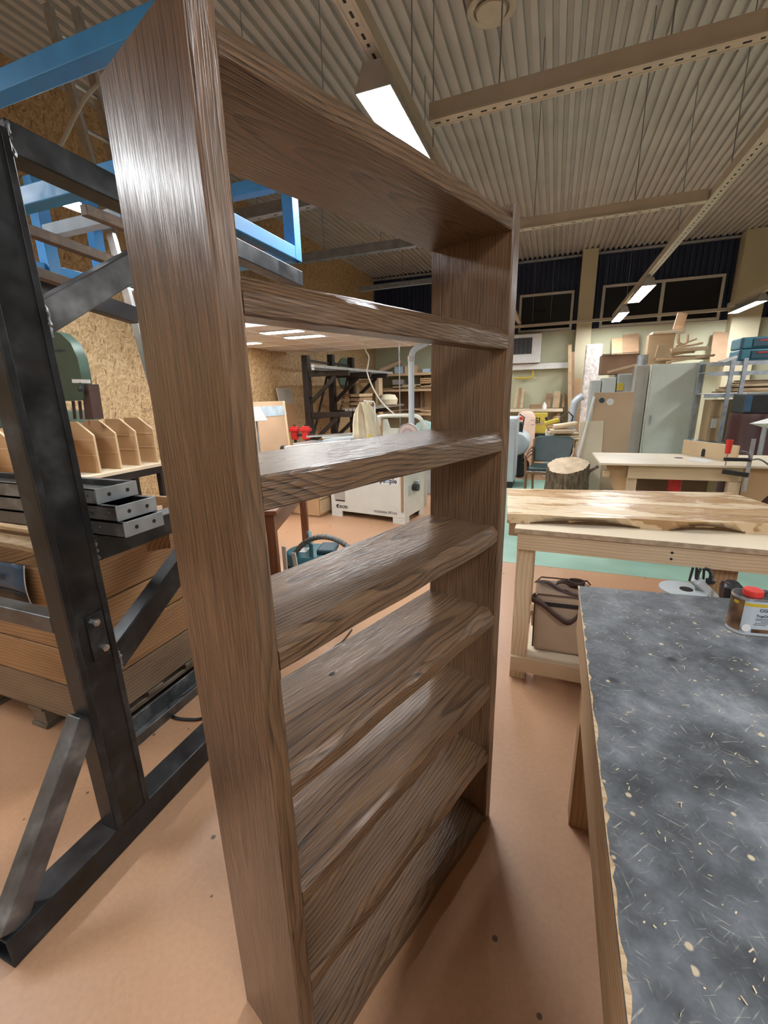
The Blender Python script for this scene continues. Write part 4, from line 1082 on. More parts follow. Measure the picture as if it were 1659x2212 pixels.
# sanding disc on the machine's end
p = P(881, 936, y=4.9)
dsc = thing('disc_guard', 'round grey and pink ringed disc standing on the planer', 'disc', (p.x, 4.9, .915))
mk('disc_plate', MB().cyl((p.x, 4.90, p.z - .01), (p.x, 4.93, p.z - .01), .125, n=36), T['lens'], dsc, smooth=True)
mk('disc_ring', MB().cyl((p.x, 4.894, p.z - .01), (p.x, 4.9, p.z - .01), .105, n=36), T['pink'], dsc, smooth=True)
mk('disc_ring', MB().cyl((p.x, 4.890, p.z - .01), (p.x, 4.894, p.z - .01), .072, n=32), T['lens'], dsc, smooth=True)
mk('disc_hub', MB().cyl((p.x, 4.885, p.z - .01), (p.x, 4.89, p.z - .01), .042, n=24), T['pink'], dsc, smooth=True)
mk('disc_stand', MB().box((p.x - .05, 4.905, .921), (p.x + .05, 4.95, p.z - .1)), T['machgrey'], dsc)

# cream cloth bag hung over a wire hoop on the machine
zb = .935
c = P(789, 930, y=5.1); hp = P(783, 868, y=5.1)
cb = thing('cloth_filter_bag', 'cream cloth filter bag hanging peaked from a wire hoop over the planer', 'cloth bag', (c.x, 5.1, zb))
def prow(z, w, fold, dx): return [(c.x + dx + w * s, 5.1 - .09 * math.cos(s * 1.4) + fold * (1 if abs(s) < .12 else 0) + .015 * math.sin(s * 9), z) for s in (-1, -.8, -.55, -.3, -.1, 0, .1, .3, .55, .8, 1)]
H1 = hp.z
rows = [prow(zb + .01, .17, .03, 0), prow(zb + .12, .165, .05, 0), prow(zb + .25, .15, .06, -.01), prow(zb + .36, .125, .06, -.015), prow(zb + .44, .075, .05, -.02), prow(H1, .012, .02, -.025)]
rows2 = [[(x, 5.22 - (y - 5.1) * .3, z) for x, y, z in r] for r in rows]
mk('bag_cloth', MB().strip(rows), T['fabric'], cb, smooth=True).modifiers.new('thick', 'SOLIDIFY').thickness = .006
mk('bag_cloth', MB().strip(rows2), T['fabric'], cb, smooth=True).modifiers.new('thick', 'SOLIDIFY').thickness = .006
mk('wire_hoop', MB().tube([(c.x - .03, 5.15, H1 + .01), (c.x + .10, 5.16, H1), (c.x + .115, 5.16, H1 - .03), (c.x + .115, 5.16, zb)], .008, 6), T['white'], cb, smooth=True)
mk('bag_badge', MB().box((c.x + .075, 5.012, zb + .07), (c.x + .12, 5.016, zb + .12)), T['yellow'], cb)

# grey dust duct
y = 5.55
pts = [P(*uv, y=y) for uv in ((889, 930), (889, 770), (892, 760), (899, 753), (910, 747), (945, 728))]
b0 = P(889, 930, y=y)
dd = thing('dust_duct', 'pale blue grey dust pipe with bent top rising behind the planer', 'duct', (b0.x, y, 0))
mk('pipe', MB().tube([(b0.x, y, .0), (b0.x, y, pts[1].z)], .038, 18), T['duct'], dd, smooth=True)
mk('pipe_bend', MB().tube(smooth_pts(pts[1:], 6), .036, 16), T['machgrey'], dd, smooth=True)
mk('pipe_collar', MB().cyl((b0.x, y, pts[1].z - .06), (b0.x, y, pts[1].z + .005), .043, n=18), T['lens'], dd, smooth=True)
# white tube frame (dust boom) behind
y = 5.75
pts = [P(*uv, y=y) for uv in ((800, 940), (803, 918), (812, 904), (826, 899), (850, 898), (890, 898), (905, 902), (914, 915), (918, 940))]
tf = thing('tube_hoop', 'white bent tube hoop with side plate behind the planer', 'tube frame', (pts[4].x, y, 0))
pts = [Vector((pts[0].x, y, 0))] + pts + [Vector((pts[-1].x, y, 0))]
mk('bent_tube', MB().tube(smooth_pts(pts, 5), .026, 10), T['machine'], tf, smooth=True)
mk('side_plate', MB().poly([P(u, v, y=y + .05) for u, v in ((828, 905), (836, 905), (842, 925), (905, 926), (905, 960), (826, 960))], (0, .02, 0)), T['machine'], tf)
mk('tube_flange', MB().lathe([(.001, -.07), (.032, -.06), (.042, .0), (.035, .06), (.001, .07)], P(817, 910, y=y - .05), 14), T['machine'], tf, smooth=True)
# thin wire and hanging white cable
p = P(862, 735, y=6.2)
mk('support_rod', MB().cyl((p.x, 6.2, 0), (p.x, 6.2, SZ), .008, n=8), T['alu_dull_shaded'], label='thin grey rod standing between floor and tile ceiling behind the planer', cat='rod')
pts = [Vector((P(790, 755, y=6.6).x, 6.6, SZ))] + [P(*uv, y=6.6) for uv in ((790, 757), (797, 770), (795, 790), (793, 803), (800, 825), (812, 850), (830, 875), (860, 902))]
mk('hanging_cable', MB().tube(smooth_pts(pts), .011, 7), T['cable'], label='white cable hanging from the tile ceiling down behind the planer', cat='cable', smooth=True)

# drawer cabinet left of the machine
p = P(695, 1118, z=0)
dc = thing('drawer_cabinet', 'low orange plywood drawer cabinet beside the planer', 'cabinet', (p.x - .35, p.y + .3, 0), R_(-6))
mk('cabinet_body', MB().box((-.5, -.28, .02), (.36, .30, .62)), T['mdf'], dc, local=True, bevel=.003)
mk('plinth', MB().box((-.49, -.27, 0), (.35, .29, .02)), T['oldpine_shaded_z'], dc, local=True)
for i in range(3):
    mk('drawer_front', MB().box((.361, -.26, .05 + .19 * i), (.375, .29, .225 + .19 * i)), T['mdfpale'], dc, local=True, bevel=.002)

# red brown table with the vacuum cleaner under it
la, lb = P(598, 1275, z=0), P(662, 1192, z=0)
rt = thing('brown_table', 'old red brown wooden table with square legs', 'table', ((la.x + lb.x) / 2 - .3, (la.y + lb.y) / 2, 0))
la, lb = P(604, 1322, z=0), P(664, 1203, z=0)
d = (lb - la).normalized(); nn = Vector((-d.y, d.x, 0))
ZT = .76
for q in (la, lb, la + nn * .33, lb + nn * .33):
    mk('leg', MB().bar(q, q + Vector((0, 0, ZT)), .062, .062, d), T['brownwood'], rt, bevel=.004)
mk('apron', MB().bar(la + d * .032 + Vector((0, 0, ZT - .08)), lb - d * .032 + Vector((0, 0, ZT - .08)), .025, .16), T['brownwood'], rt, bevel=.003)
mk('apron', MB().bar(la + nn * .032 + Vector((0, 0, ZT - .065)), la + nn * .30 + Vector((0, 0, ZT - .065)), .025, .13), T['brownwood'], rt, bevel=.003)
corners = [la - d * .06 - nn * .06, lb + d * .06 - nn * .06, lb + d * .06 + nn * .38, la - d * .06 + nn * .38]
mk('table_top', MB().poly([q + Vector((0, 0, ZT + .001)) for q in corners], (0, 0, .03)), T['brownwood'], rt, bevel=.003)

# teal vacuum cleaner
vc = P(672, 1188, z=.36); vx, vy = vc.x + .02, vc.y - .02
va = thing('vacuum_cleaner', 'teal wet and dry vacuum cleaner with grey ribbed hose', 'vacuum cleaner', (vx, vy, 0), R_(15))
mk('tank', MB().lathe([(.15, .05), (.175, .07), (.18, .26), (.17, .28)], (0, 0, 0), 28, 1.15, .95), T['black'], va, local=True, smooth=True)
mk('motor_head', MB().lathe([(.001, .28), (.185, .28), (.185, .345), (.17, .365), (.001, .37)], (0, 0, 0), 28, 1.15, .95), T['teal'], va, local=True, smooth=True)
mk('head_vent', MB().box((.06, -.10, .36), (.20, .10, .405)), T['tealdark'], va, local=True, bevel=.015)
mk('carry_handle', MB().tube([(.03, -.13, .36), (.03, -.12, .45), (-.02, .03, .50), (-.06, .14, .47), (-.06, .15, .36)], .016, 8), T['teal'], va, local=True, smooth=True)
mk('sticker', MB().box((-.13, -.06, .3705), (-.03, .05, .372)), T['white'], va, local=True)
for a in range(4):
    q = (.15 * math.cos(a * 1.57 + .78), .13 * math.sin(a * 1.57 + .78))
    mk('caster', MB().lathe([(.001, 0), (.025, .005), (.028, .025), (.02, .05), (.001, .052)], (q[0], q[1], 0), 12), T['black'], va, local=True, smooth=True)
vpl = [P(*uv, y=vy - .12) for uv in ((612, 1275), (617, 1240), (628, 1212), (645, 1185), (665, 1168), (690, 1160), (715, 1162), (738, 1172), (758, 1188), (775, 1208))]
pp = smooth_pts(vpl, 7)
mk('hose', MB().tube(pp, .02, 12, rs=[.0215 if k % 2 else .0185 for k in range(len(pp))]), T['hose'], va, smooth=False)
for (u0, v0, u1, v1) in ((634, 1194, 642, 1240), (613, 1180, 616, 1225)):
    a, b2 = P(u0, v0, y=vy - .2), P(u1, v1, y=vy - .2); b2.z = 0 if v0 < 1190 else b2.z
    mk('accessory_tube', MB().bar(a, b2, .035, .012, (0, 1, 0)), T['machine'], va, bevel=.003)

# panels leaning at the chipboard wall, lamp shade, red clamps
x = -4.45
def lean_panel(name, label, cat, px, x, mat, thick=.02):
    return mk(name, MB().poly([P(u, v, x=x) for u, v in px], (-thick, 0, 0)), mat, label=label, cat=cat)
t = thing('leaning_panel', 'large beige board with pale blue top band leaning before the chipboard wall', 'board', (-3.7, 4.9, 0))
fp = [P(545, 868, x=-3.7), P(617, 866, x=-3.7), P(648, 985, x=-3.7), P(545, 1000, x=-3.7)]
g = P(648, 985, x=-3.7)
mk('board', MB().poly([(-3.7, fp[0].y - .6, 0), (-3.7, fp[1].y + .06, 0), (-3.74, fp[1].y, fp[1].z), (-3.74, fp[0].y - .6, fp[0].z)], (-.02, 0, 0)), T['beige'], t)
mk('board_band', MB().poly([P(545, 879, x=-3.733), P(614, 876, x=-3.733), P(620, 896, x=-3.73), P(545, 903, x=-3.73)], (-.004, 0, 0)), T['bluegrey'], t)
mk('board_edge', MB().bar((-3.745, fp[1].y + .004, fp[1].z), (-3.70, fp[1].y + .065, .02), .03, .03), T['mdfpale'], t)
t = thing('leaning_panel', 'narrow tan board with grey upper half leaning on the chipboard wall', 'board', (-4.5, 6.4, 0))
a, b2 = P(604, 838, x=-4.6), P(635, 838, x=-4.6)
mk('board', MB().poly([(-4.5, a.y, 0), (-4.5, b2.y + .05, 0), (-4.62, b2.y, a.z - .28), (-4.62, a.y, a.z - .28)], (-.02, 0, 0)), T['mdf'], t)
mk('board_top', MB().poly([(-4.622, a.y, a.z - .28), (-4.622, b2.y, a.z - .28), (-4.66, b2.y, a.z), (-4.66, a.y, a.z)], (-.02, 0, 0)), T['cabside'], t)
p = P(553, 895, y=4.3)
t = thing('desk_lamp', 'white cone lamp shade on a thin stem beside the beige board', 'lamp', (p.x, 4.3, 0))
mk('lamp_shade', MB().lathe([(.12, -.075), (.125, -.07), (.06, .07), (.001, .075)], p, 24), T['white'], t, smooth=True)
mk('stem', MB().cyl((p.x, 4.3, .02), (p.x, 4.3, p.z - .02), .012, n=10), T['galv'], t)
mk('base', MB().cyl((p.x, 4.3, 0), (p.x, 4.3, .025), .13, n=24), T['black'], t, smooth=True)
for k, u in enumerate((637, 661)):
    p = P(u, 935, y=5.9)
    t = thing('red_clamp', ['red cast clamp head beside the beige board', 'red cast clamp head nearer the black wall rack'][k], 'clamp', (p.x, 5.9, 0))
    mk('clamp_body', MB().box((p.x - .05, 5.86, p.z - .10), (p.x + .05, 5.94, p.z + .10)).box((p.x - .075, 5.85, p.z + .02), (p.x + .075, 5.95, p.z + .07)), T['redclamp'], t, bevel=.008)
    mk('clamp_bar', MB().bar((p.x, 5.9, 0), (p.x, 5.9, p.z + .12), .04, .02), T['black'], t)
    mk('clamp_screw', MB().cyl((p.x + .05, 5.9, p.z - .03), (p.x + .13, 5.9, p.z - .03), .02, n=10), T['black'], t)

# ------------------------------------------------------------------ black rack on the chipboard wall
wr = thing('wall_rack', 'dark brown cantilever rack of three posts at the chipboard wall', 'rack', (-4.3, 8.4, 0))
posts = [(7.42, 2.24), (8.43, 2.32), (9.40, 2.32)]
for y, zt in posts:
    mk('post', MB().box((-4.38, y - .06, 0), (-4.26, y + .06, zt)), T['rackblack'], wr, bevel=.004)
    for za in (1.95, 1.22):
        mk('arm', MB().box((-4.26, y - .04, za - .09), (-3.45, y + .04, za)), T['rackblack'], wr, bevel=.004)
        mk('arm_brace', MB().bar((-4.26, y, za - .55), (-3.72, y, za - .09), .05, .07), T['rackblack'], wr, bevel=.004)
    mk('foot', MB().box((-4.38, y - .05, 0), (-3.5, y + .05, .09)), T['rackblack'], wr, bevel=.004)
for (ya, yb2) in ((7.48, 8.37), (8.49, 9.34)):
    mk('tie', MB().bar((-4.34, ya, 2.16), (-4.34, yb2, 2.14), .03, .04), T['rackblack'], wr)
    mk('tie', MB().bar((-4.34, ya, 1.10), (-4.34, yb2, 1.10), .03, .05), T['rackblack'], wr)
    mk('diagonal_tie', MB().bar((-4.345, ya, .62), (-4.345, yb2, 2.05), .025, .05), T['rackblack'], wr)
rng = random.Random(8)
for k in range(4):
    pl('metal_profile', ['outermost bright metal profile on the upper rack arms', 'second bright metal profile from the outside on the upper rack arms', 'third bright metal profile from the outside on the upper rack arms', 'bright metal profile on the upper rack arms nearest the chipboard wall'][k], 'metal profile', (-3.55 - .14 * k, 6.3 + .25 * k, 1.975), (-3.53 - .14 * k, 9.9 + .1 * k, 1.975), .06, .045, T['alu'] if k % 2 == 0 else T['alu_dull_shaded'])
pl('metal_profile', 'long dark metal profile across the upper rack arm ends', 'metal profile', (-3.40 - .72, 7.2, 1.978), (-4.12, 11.0, 1.978), .07, .05, T['black'])
for k in range(3):
    pl('metal_profile', ['outer bright profile on the lower rack arms', 'middle bright profile on the lower rack arms', 'inner bright profile on the lower rack arms'][k], 'metal profile', (-3.5 - .085 * k, 7.7, 1.245), (-3.5 - .085 * k, 10.6, 1.245), .07, .045, T['alu'])
for i in range(4):
    for j in range(2):
        pl('timber_block', ['lowest', 'second', 'third', 'topmost'][i] + ' sawn timber block of the ' + ['stack by the chipboard wall', 'outer stack'][j] + ' on the lower rack arms', 'timber', (-4.10 + .22 * j, 8.55 + .01 * i, 1.25 + .085 * i), (-4.10 + .22 * j, 9.25 + .02 * i, 1.25 + .085 * i), .20, .06, T['offcut2'] if (i + j) % 2 else T['offcut'], group='timber blocks on the wall rack')
mk('round_board', MB().cyl((-4.71, 9.9, 2.0), (-4.7495, 9.9, 2.0), .36, n=28), T['sawgreen2'], label='pale green round disc hanging on the chipboard wall behind the rack', cat='disc', smooth=True)
t = thing('cloth_bundle', 'pale folded cloth bundle on the rack beside the timber blocks', 'cloth', P(808, 880, y=7.9))
c = P(808, 880, y=7.9)
c = Vector((-3.58, 9.75, 1.40)); t.location = (c.x, c.y, 1.27)
mk('bundle', MB().lathe([(.001, -.02), (.2, -.01), (.22, .10), (.16, .2), (.05, .22), (.001, .22)], (c.x, c.y, 1.292), 14, 1.0, 1.4), T['fabric'], t, smooth=True)

# plywood frame standing by the far shelf
y = 10.6
fa, fb = P(776, 818, y=y), P(822, 820, y=y)
t = thing('wooden_rack_frame', 'pale open plywood frame with rungs before the far clutter shelf', 'wooden frame', ((fa.x + fb.x) / 2, y, 0))
for p in (fa, fb):
    mk('frame_post', MB().box((p.x - .05, y - .25, 0), (p.x + .05, y, fa.z)), T['mdfpale'], t, bevel=.003)
for v in (822, 846, 872):
    z = P(800, v, y=y).z
    mk('frame_rung', MB().box((fa.x + .05, y - .2, z - .05), (fb.x - .05, y, z + .02)), T['offcut'], t, bevel=.003)

# ------------------------------------------------------------------ far clutter shelf
y0, y1 = 11.35, 11.95
x0, x1 = -4.6, -2.2
cs = thing('clutter_shelf', 'long wooden wall shelf crammed with boards and parts by the chipboard wall', 'shelf', ((x0 + x1) / 2, 11.6, 0))
for z in (2.02, 1.62, 1.0):
    mk('shelf_board', MB().box((x0, y0, z - .06), (x1, y1, z)), T['offcut'], cs, bevel=.003)
for x in (x0, -3.4, x1 - .06):
    mk('shelf_post', MB().box((x, y1 - .12, 0), (x + .06, y1, 2.0)), T['offcut2'], cs)
mk('back_board', MB().box((-3.3, y1 - .02, 1.03), (x1, y1, 1.55)), T['mdf'], cs)
mk('back_board', MB().box((x0 + .1, y1 - .02, 1.03), (-3.45, y1, 1.55)), T['cardbrown'], cs)
rng = random.Random(21)
def bl(k, x, z, sx, sz, mat, name, label, cat):
    mk(name, MB().box((x, y0 + .05 + .1 * (k % 3), z), (x + sx, y0 + .35, z + sz)), T[mat], label=label, cat=cat, bevel=.004)
bl(0, -3.98, 2.022, .2, .18, 'bluegrey', 'parts_box', 'grey patterned parts box on the top clutter shelf', 'box')
bl(1, -3.74, 2.022, .34, .19, 'mdfpale', 'notched_block', 'pale notched wooden block beside the grey parts box', 'block')
bl(2, -3.38, 2.022, .14, .10, 'cardboard', 'parts_box', 'low cardboard box on the top clutter shelf', 'box')
bl(0, -3.22, 2.022, .2, .09, 'bluegrey', 'plastic_bag', 'pale blue bag on the top clutter shelf before the dust pipe', 'bag')
bl(1, -2.6, 2.022, .25, .17, 'black', 'power_tool_case', 'black case on the top clutter shelf', 'case')
bl(2, -2.33, 2.022, .16, .28, 'mdfpale', 'wooden_box', 'pale wooden box at the end of the top clutter shelf', 'box')
p = P(895, 788, y=11.5)
mk('fan_guard', MB().lathe([(.001, -.12), (.14, -.10), (.19, 0), (.14, .10), (.001, .12)], (-2.80, 11.5, 2.15), 20), T['galv'], label='round grey wire fan on the top clutter shelf behind the dust pipe', cat='fan', smooth=True)
mk('tube_roll', MB().cyl((-4.45, 11.45, 2.097), (-3.95, 11.85, 2.35), .073, n=16), T['beige'], label='long beige cardboard tube lying on the top clutter shelf', cat='tube', smooth=True)
labs = ['near the grey metal box', 'with a dark end', 'under a bent strip', 'beside the tied bundle', 'with a torn end', 'below the yellow boards', 'next to the frame', 'with a round knot']
for k in range(8):
    x = -4.3 + .26 * k; z = 1.645 + .035 * (k % 3)
    pl('stacked_board', 'thin board on the middle clutter shelf ' + labs[k], 'board', (x, y0 + .1, z), (x + rng.uniform(.4, .75), y0 + .1 + rng.uniform(-.03, .12), z + .01), .14, .028, T['offcut'] if k % 3 else T['offcut2'])
for k in range(3):
    pl('stacked_board', ['lowest yellow board of the tied bundle on the middle clutter shelf', 'middle yellow board of the tied bundle on the middle clutter shelf', 'top yellow board of the tied bundle on the middle clutter shelf'][k], 'board', (-3.3, y0 + .22, 1.77 + .05 * k), (-2.25, y0 + .20, 1.77 + .05 * k), .22, .04, T['mdf'])
bl(0, -4.05, 1.74, .28, .13, 'lens', 'metal_box', 'small grey metal box on the middle clutter shelf', 'box')
for k in range(7):
    x = -4.4 + .3 * k
    pl('floor_board', 'board in the heap on the lowest clutter shelf ' + labs[k], 'board', (x, y0 + .1 + .04 * (k % 3), 1.02 + .03 * (k % 4)), (x + rng.uniform(.3, .7), y0 + .15, 1.03 + .05 * (k % 3)), .12, .03, T['offcut'] if k % 2 else T['offcut2'])
p = P(918, 930, y=6.6)
mk('cleaning_cloth', MB().lathe([(.001, -.25), (.18, -.22), (.22, .0), (.12, .12), (.001, .16)], (p.x, 6.6, p.z), 12, 1, .6), T['greenbag'], label='crumpled pale green bag behind the dust pipe', cat='bag', smooth=True)
mk('bag_stand', MB().box((p.x - .25, 6.45, 0), (p.x + .25, 6.8, p.z - .26)), T['machgrey'], label='grey box unit under the pale green bag behind the planer', cat='box', bevel=.01)
# ------------------------------------------------------------------ router table
RZT = .85
f0, f1 = P(1297, 1000, z=RZT), P(1279, 977, z=RZT)
rtb = thing('router_table', 'pale plywood router table with tall fence and clamp', 'table', (1.2, 5.0, 0))
fr_ = Vector((2.1, 4.72, RZT)); br_ = Vector((2.15, 5.45, RZT))
mk('table_top', MB().poly([q - Vector((0, 0, .02)) for q in (f0, fr_, br_, f1)], (0, 0, .02)), T['ply'], rtb, bevel=.0015)
a0, a1 = P(1357, 1012, y=4.70), P(1607, 1014, y=4.74)
mk('apron', MB().bar((a0.x, 4.70, .762), (a1.x, 4.76, .762), .02, .13), T['mdfpale'], rtb, bevel=.002)
mk('side_gusset', MB().poly([(f0.x + .06, 4.76, RZT - .022), (a0.x + .04, 4.76, RZT - .022), (a0.x + .04, 4.76, .05), (f0.x + .22, 4.76, .40)], (0, .02, 0)), T['mdf'], rtb)
mk('gusset_block', MB().box((f0.x + .045, 4.70, .70), (f0.x + .1, 4.76, .76)), T['offcut'], rtb)
for x in (a0.x, a1.x - .10):
    for y in (4.715, 5.3):
        mk('leg', MB().box((x, y, 0), (x + .09, y + .08, .697 if y < 5 else .828)), T['pine_z'], rtb, bevel=.003)
mk('back_panel', MB().box((a0.x + .1, 5.25, .05), (a1.x - .1, 5.27, .82)), T['cardbrown'], rtb)
mk('side_gusset', MB().poly([(a1.x + .01, 4.80, RZT - .022), (2.05, 4.80, RZT - .022), (a1.x + .05, 4.80, .30)], (0, .02, 0)), T['mdf'], rtb)
mk('bottom_shelf', MB().box((a0.x + .1, 4.75, .20), (a1.x - .1, 5.25, .22)), T['offcut2'], rtb)
g0, g1 = P(1474, 980, z=RZT), P(1591, 997, z=RZT)
fh = P(1591, 963, y=g1.y).z - RZT
dirf = (g1 - g0).normalized()
mk('fence', MB().bar(g0 + Vector((0, 0, fh / 2)), g1 + Vector((0, 0, fh / 2)), .02, fh), T['mdfpale'], rtb, bevel=.002)
hpos = P(1525, 990, z=RZT)
hp_ = g0.lerp(g1, .42) + Vector((0, 0, .0)); nrm = Vector((dirf.y, -dirf.x, 0))
if nrm.y > 0: nrm = -nrm
mk('fence_opening', MB().poly([hp_ + nrm * .0105 + dirf * s + Vector((0, 0, z)) for s, z in ((-.02, .002), (.02, .002), (.02, .06), (.012, .08), (-.012, .08), (-.02, .06))], nrm * .0015), T['dark'], rtb)
p = P(1466, 989, z=RZT)
mk('router_hole', MB().cyl((p.x, p.y, RZT), (p.x, p.y, RZT + .001), .04, n=20), T['dark'], rtb)
p = P(1459, 1033, y=4.95)
mk('router_motor', MB().cyl((p.x, 4.95, .55), (p.x, 4.95, .82), .06, n=16), T['redclamp'], rtb, smooth=True)
mk('paper_sheet', MB().poly([P(u, v, z=RZT + .001) for u, v in ((1482, 993), (1500, 987), (1546, 995), (1522, 1000))], (0, 0, .001)), T['white'], label='white paper sheet lying on the router table before the fence', cat='paper')
# F clamp
y = 4.66
c0, c1 = P(1629, 948, y=y), P(1620, 1062, y=y)
fc = thing('bar_clamp', 'steel bar clamp with red handle holding the router fence', 'clamp', (c0.x, y, c1.z))
mk('clamp_bar', MB().bar(c0, Vector((c0.x, y, c1.z)), .03, .012, (0, 1, 0)), T['galv'], fc)
z1 = P(1610, 993, y=y).z
mk('clamp_jaw', MB().bar((c0.x + .01, y, z1), (c0.x - .19, y, z1 - .0), .025, .03), T['black'], fc, bevel=.003)
mk('clamp_jaw', MB().bar((c0.x + .01, y, .775), (c0.x - .18, y, .80), .03, .04), T['black'], fc, bevel=.003)
hx = c0.x - .17
mk('clamp_screw', MB().cyl((hx, y, RZT + .005), (hx, y, z1 + .10), .007, n=8), T['chrome'], fc)
mk('clamp_handle', MB().cyl((hx, y, z1 + .05), (hx, y, z1 + .17), .021, .026, n=12), T['red'], fc, smooth=True)
pts = [P(*uv, y=4.58) for uv in ((1600, 975), (1615, 978), (1622, 992), (1640, 992), (1659, 1003), (1690, 1030))]
mk('power_cable', MB().tube(smooth_pts(pts), .007, 6), T['hose'], label='grey cable running over the router table edge', cat='cable', smooth=True)

# ------------------------------------------------------------------ stump and chair
sc_ = P(1226, 1003, z=.57)
st = thing('tree_stump', 'big sawn tree stump with rough bark and a short branch stub', 'tree stump', (sc_.x, sc_.y, 0))
rng = random.Random(9); N = 96
rad = [.255 + .012 * math.sin(3 * t * 2 * math.pi / N + 1) + .008 * math.sin(7 * t * 2 * math.pi / N) + (.012 if t % 4 < 2 else -.004) * rng.uniform(.4, 1) for t in range(N)]
rows = []
for k in range(15):
    z = .56 * k / 14; fl = 1 + .10 * (1 - k / 14) ** 2
    rows.append([(math.cos(2*math.pi*t/N) * (rad[t] + rng.uniform(-.003, .003)) * fl, math.sin(2*math.pi*t/N) * (rad[t] + rng.uniform(-.003, .003)) * fl, z + (.075 * math.sin(2*math.pi*t/N + .35) * (k / 14) ** 3)) for t in range(N)])
b = MB(); b.strip([r + [r[0]] for r in rows])
mk('stump_bark', b, T['bark'], st, local=True)
b = MB(); b.v = [Vector(q) * 1 for q in rows[-1]]; b.f = [list(range(N))]
b.v = [Vector((q.x * .985, q.y * .985, q.z + .001)) for q in b.v]
mk('sawn_top', b, T['stumptop'], st, local=True)
mk('branch_stub', MB().tube([(.24, -.02, .40), (.27, -.03, .49), (.33, -.02, .53), (.37, -.01, .56)], .02, 8), T['bark'], st, local=True, smooth=True)

ch = thing('armchair', 'old wooden armchair with dark green leather seat and back', 'chair', (P(1188, 985, y=7.05).x, 6.85, 0), R_(-8))
W_ = .27
mk('seat', MB().box((-W_, -.26, .38), (W_, .22, .45)), T['leather'], ch, local=True, bevel=.03, seg=3)
mk('seat_frame', MB().box((-W_ - .01, -.27, .35), (W_ + .01, .23, .385)), T['chairwood'], ch, local=True, bevel=.006)
mk('nail_trim', MB().tube([(-W_ + k * .0415, -.263, .392) for k in range(14)], .005, 5), T['chrome'], ch, local=True)
mk('backrest', MB().poly([(-W_ + .02, .20, .47), (W_ - .02, .20, .47), (W_ + .02, .30, .80), (W_ - .05, .31, .845), (-W_ + .05, .31, .845), (-W_ - .02, .30, .80)], (0, .045, .01)), T['leather'], ch, local=True, bevel=.015, seg=3)
for s in (-1, 1):
    mk('leg', MB().tube([(s * (W_ + .005), -.25, 0), (s * (W_ + .015), -.25, .36), (s * (W_ + .03), -.25, .60)], .02, 8, rs=[.016, .021, .018]), T['chairwood'], ch, local=True, smooth=True)
    mk('leg', MB().tube([(s * (W_ - .01), .27, 0), (s * (W_ + .01), .22, .40), (s * (W_ + .02), .31, .80)], .02, 8, rs=[.016, .022, .018]), T['chairwood'], ch, local=True, smooth=True)
    for k, z in enumerate((.60, .545, .49)):
        mk('armrest' if k == 0 else 'arm_slat', MB().tube(smooth_pts([(s * (W_ + .03), -.25, z), (s * (W_ + .05), -.08, z + .05), (s * (W_ + .03), .14, z + .09), (s * (W_ + .02), .25, z + .07)]), .017 if k == 0 else .011, 8), T['chairwood'], ch, local=True, smooth=True)
# white pole
mk('white_pole', MB().tube([P(1243, 1010, y=6.55), P(1284, 857, y=6.64)], .016, 10), T['white'], label='white metal pole leaning over the stump against the beige panel', cat='pole', smooth=True)

# ------------------------------------------------------------------ tall cabinets
yc = 7.4
k0, k1 = P(1409, 787, y=yc), P(1527, 781, y=yc)
cab = thing('white_cabinet', 'tall pale white cabinet with plain door under a pile of boards', 'cabinet', ((k0.x + k1.x) / 2, yc + .3, 0))
mk('cabinet_body', MB().box((k0.x, yc + .02, 0), (k1.x, yc + .62, k0.z)), T['cabinet'], cab, bevel=.004)
cdr = mk('cabinet_door', MB().box((k0.x + .02, yc, .05), (k1.x - .08, yc + .018, k0.z - .03)), T['cabinet'], cab, bevel=.003)
hdl = mk('door_handle', MB().box((k0.x + .06, yc - .02, 1.0), (k0.x + .075, yc, 1.14)), T['galv'], cdr, bevel=.003)
mk('door_frame', MB().box((k1.x - .075, yc + .002, .03), (k1.x, yc + .02, k0.z)), T['cabinet'], cab)
c0 = P(1376, 790, y=yc + .1)
mk('grey_cabinet', MB().box((c0.x, yc + .1, 0), (k0.x - .01, yc + .44, c0.z)), T['cabside'], label='narrow taupe grey cabinet side beside the tall white cabinet', cat='cabinet', bevel=.004)
ycab = 8.1
labs = ['with the yellow label', 'next to the taupe side panel', 'nearest the cling wrapped panel']
last_x = -9
edges = [(1278, 1301, 822), (1302, 1334, 816), (1335, 1374, 808)]
for i, (u0, u1, v) in enumerate(edges):
    a, b2 = P(u0, v, y=ycab - .12 * i), P(u1, v, y=ycab - .12 * i)
    t = thing('locker', 'pale grey steel locker ' + ['nearest the cling wrapped panel', 'standing second from the cling wrapped panel', 'with a yellow label, beside the taupe cabinet'][i], 'locker', ((a.x + b2.x) / 2, ycab, 0))
    a.x = max(a.x, last_x + .012); last_x = b2.x - .01
    mk('locker_body', MB().box((a.x, ycab - .12 * i, 0), (b2.x - .01, ycab + .4, a.z)), T['cabgrey'], t, bevel=.006)
    if i == 2:
        q0, q1 = P(1333, 828, y=ycab - .245), P(1346, 843, y=ycab - .245)
        mk('yellow_label', MB().box((q0.x, ycab - .246, q1.z), (q1.x, ycab - .24, q0.z)), T['yellow'], t)
        mk('dark_label', MB().box((q0.x, ycab - .246, q1.z - .05), (q1.x, ycab - .24, q1.z - .005)), T['greyink'], t)
q0, q1 = P(1297, 808, y=8.0), P(1380, 780, y=8.0)
zt = max(P(1278, 822, y=ycab).z, P(1302, 816, y=ycab - .12).z, P(1335, 808, y=ycab - .24).z)
bx = thing('cardboard_box', 'long flat brown cardboard box lying open on the grey lockers', 'box', ((q0.x + q1.x) / 2, 8.1, zt))
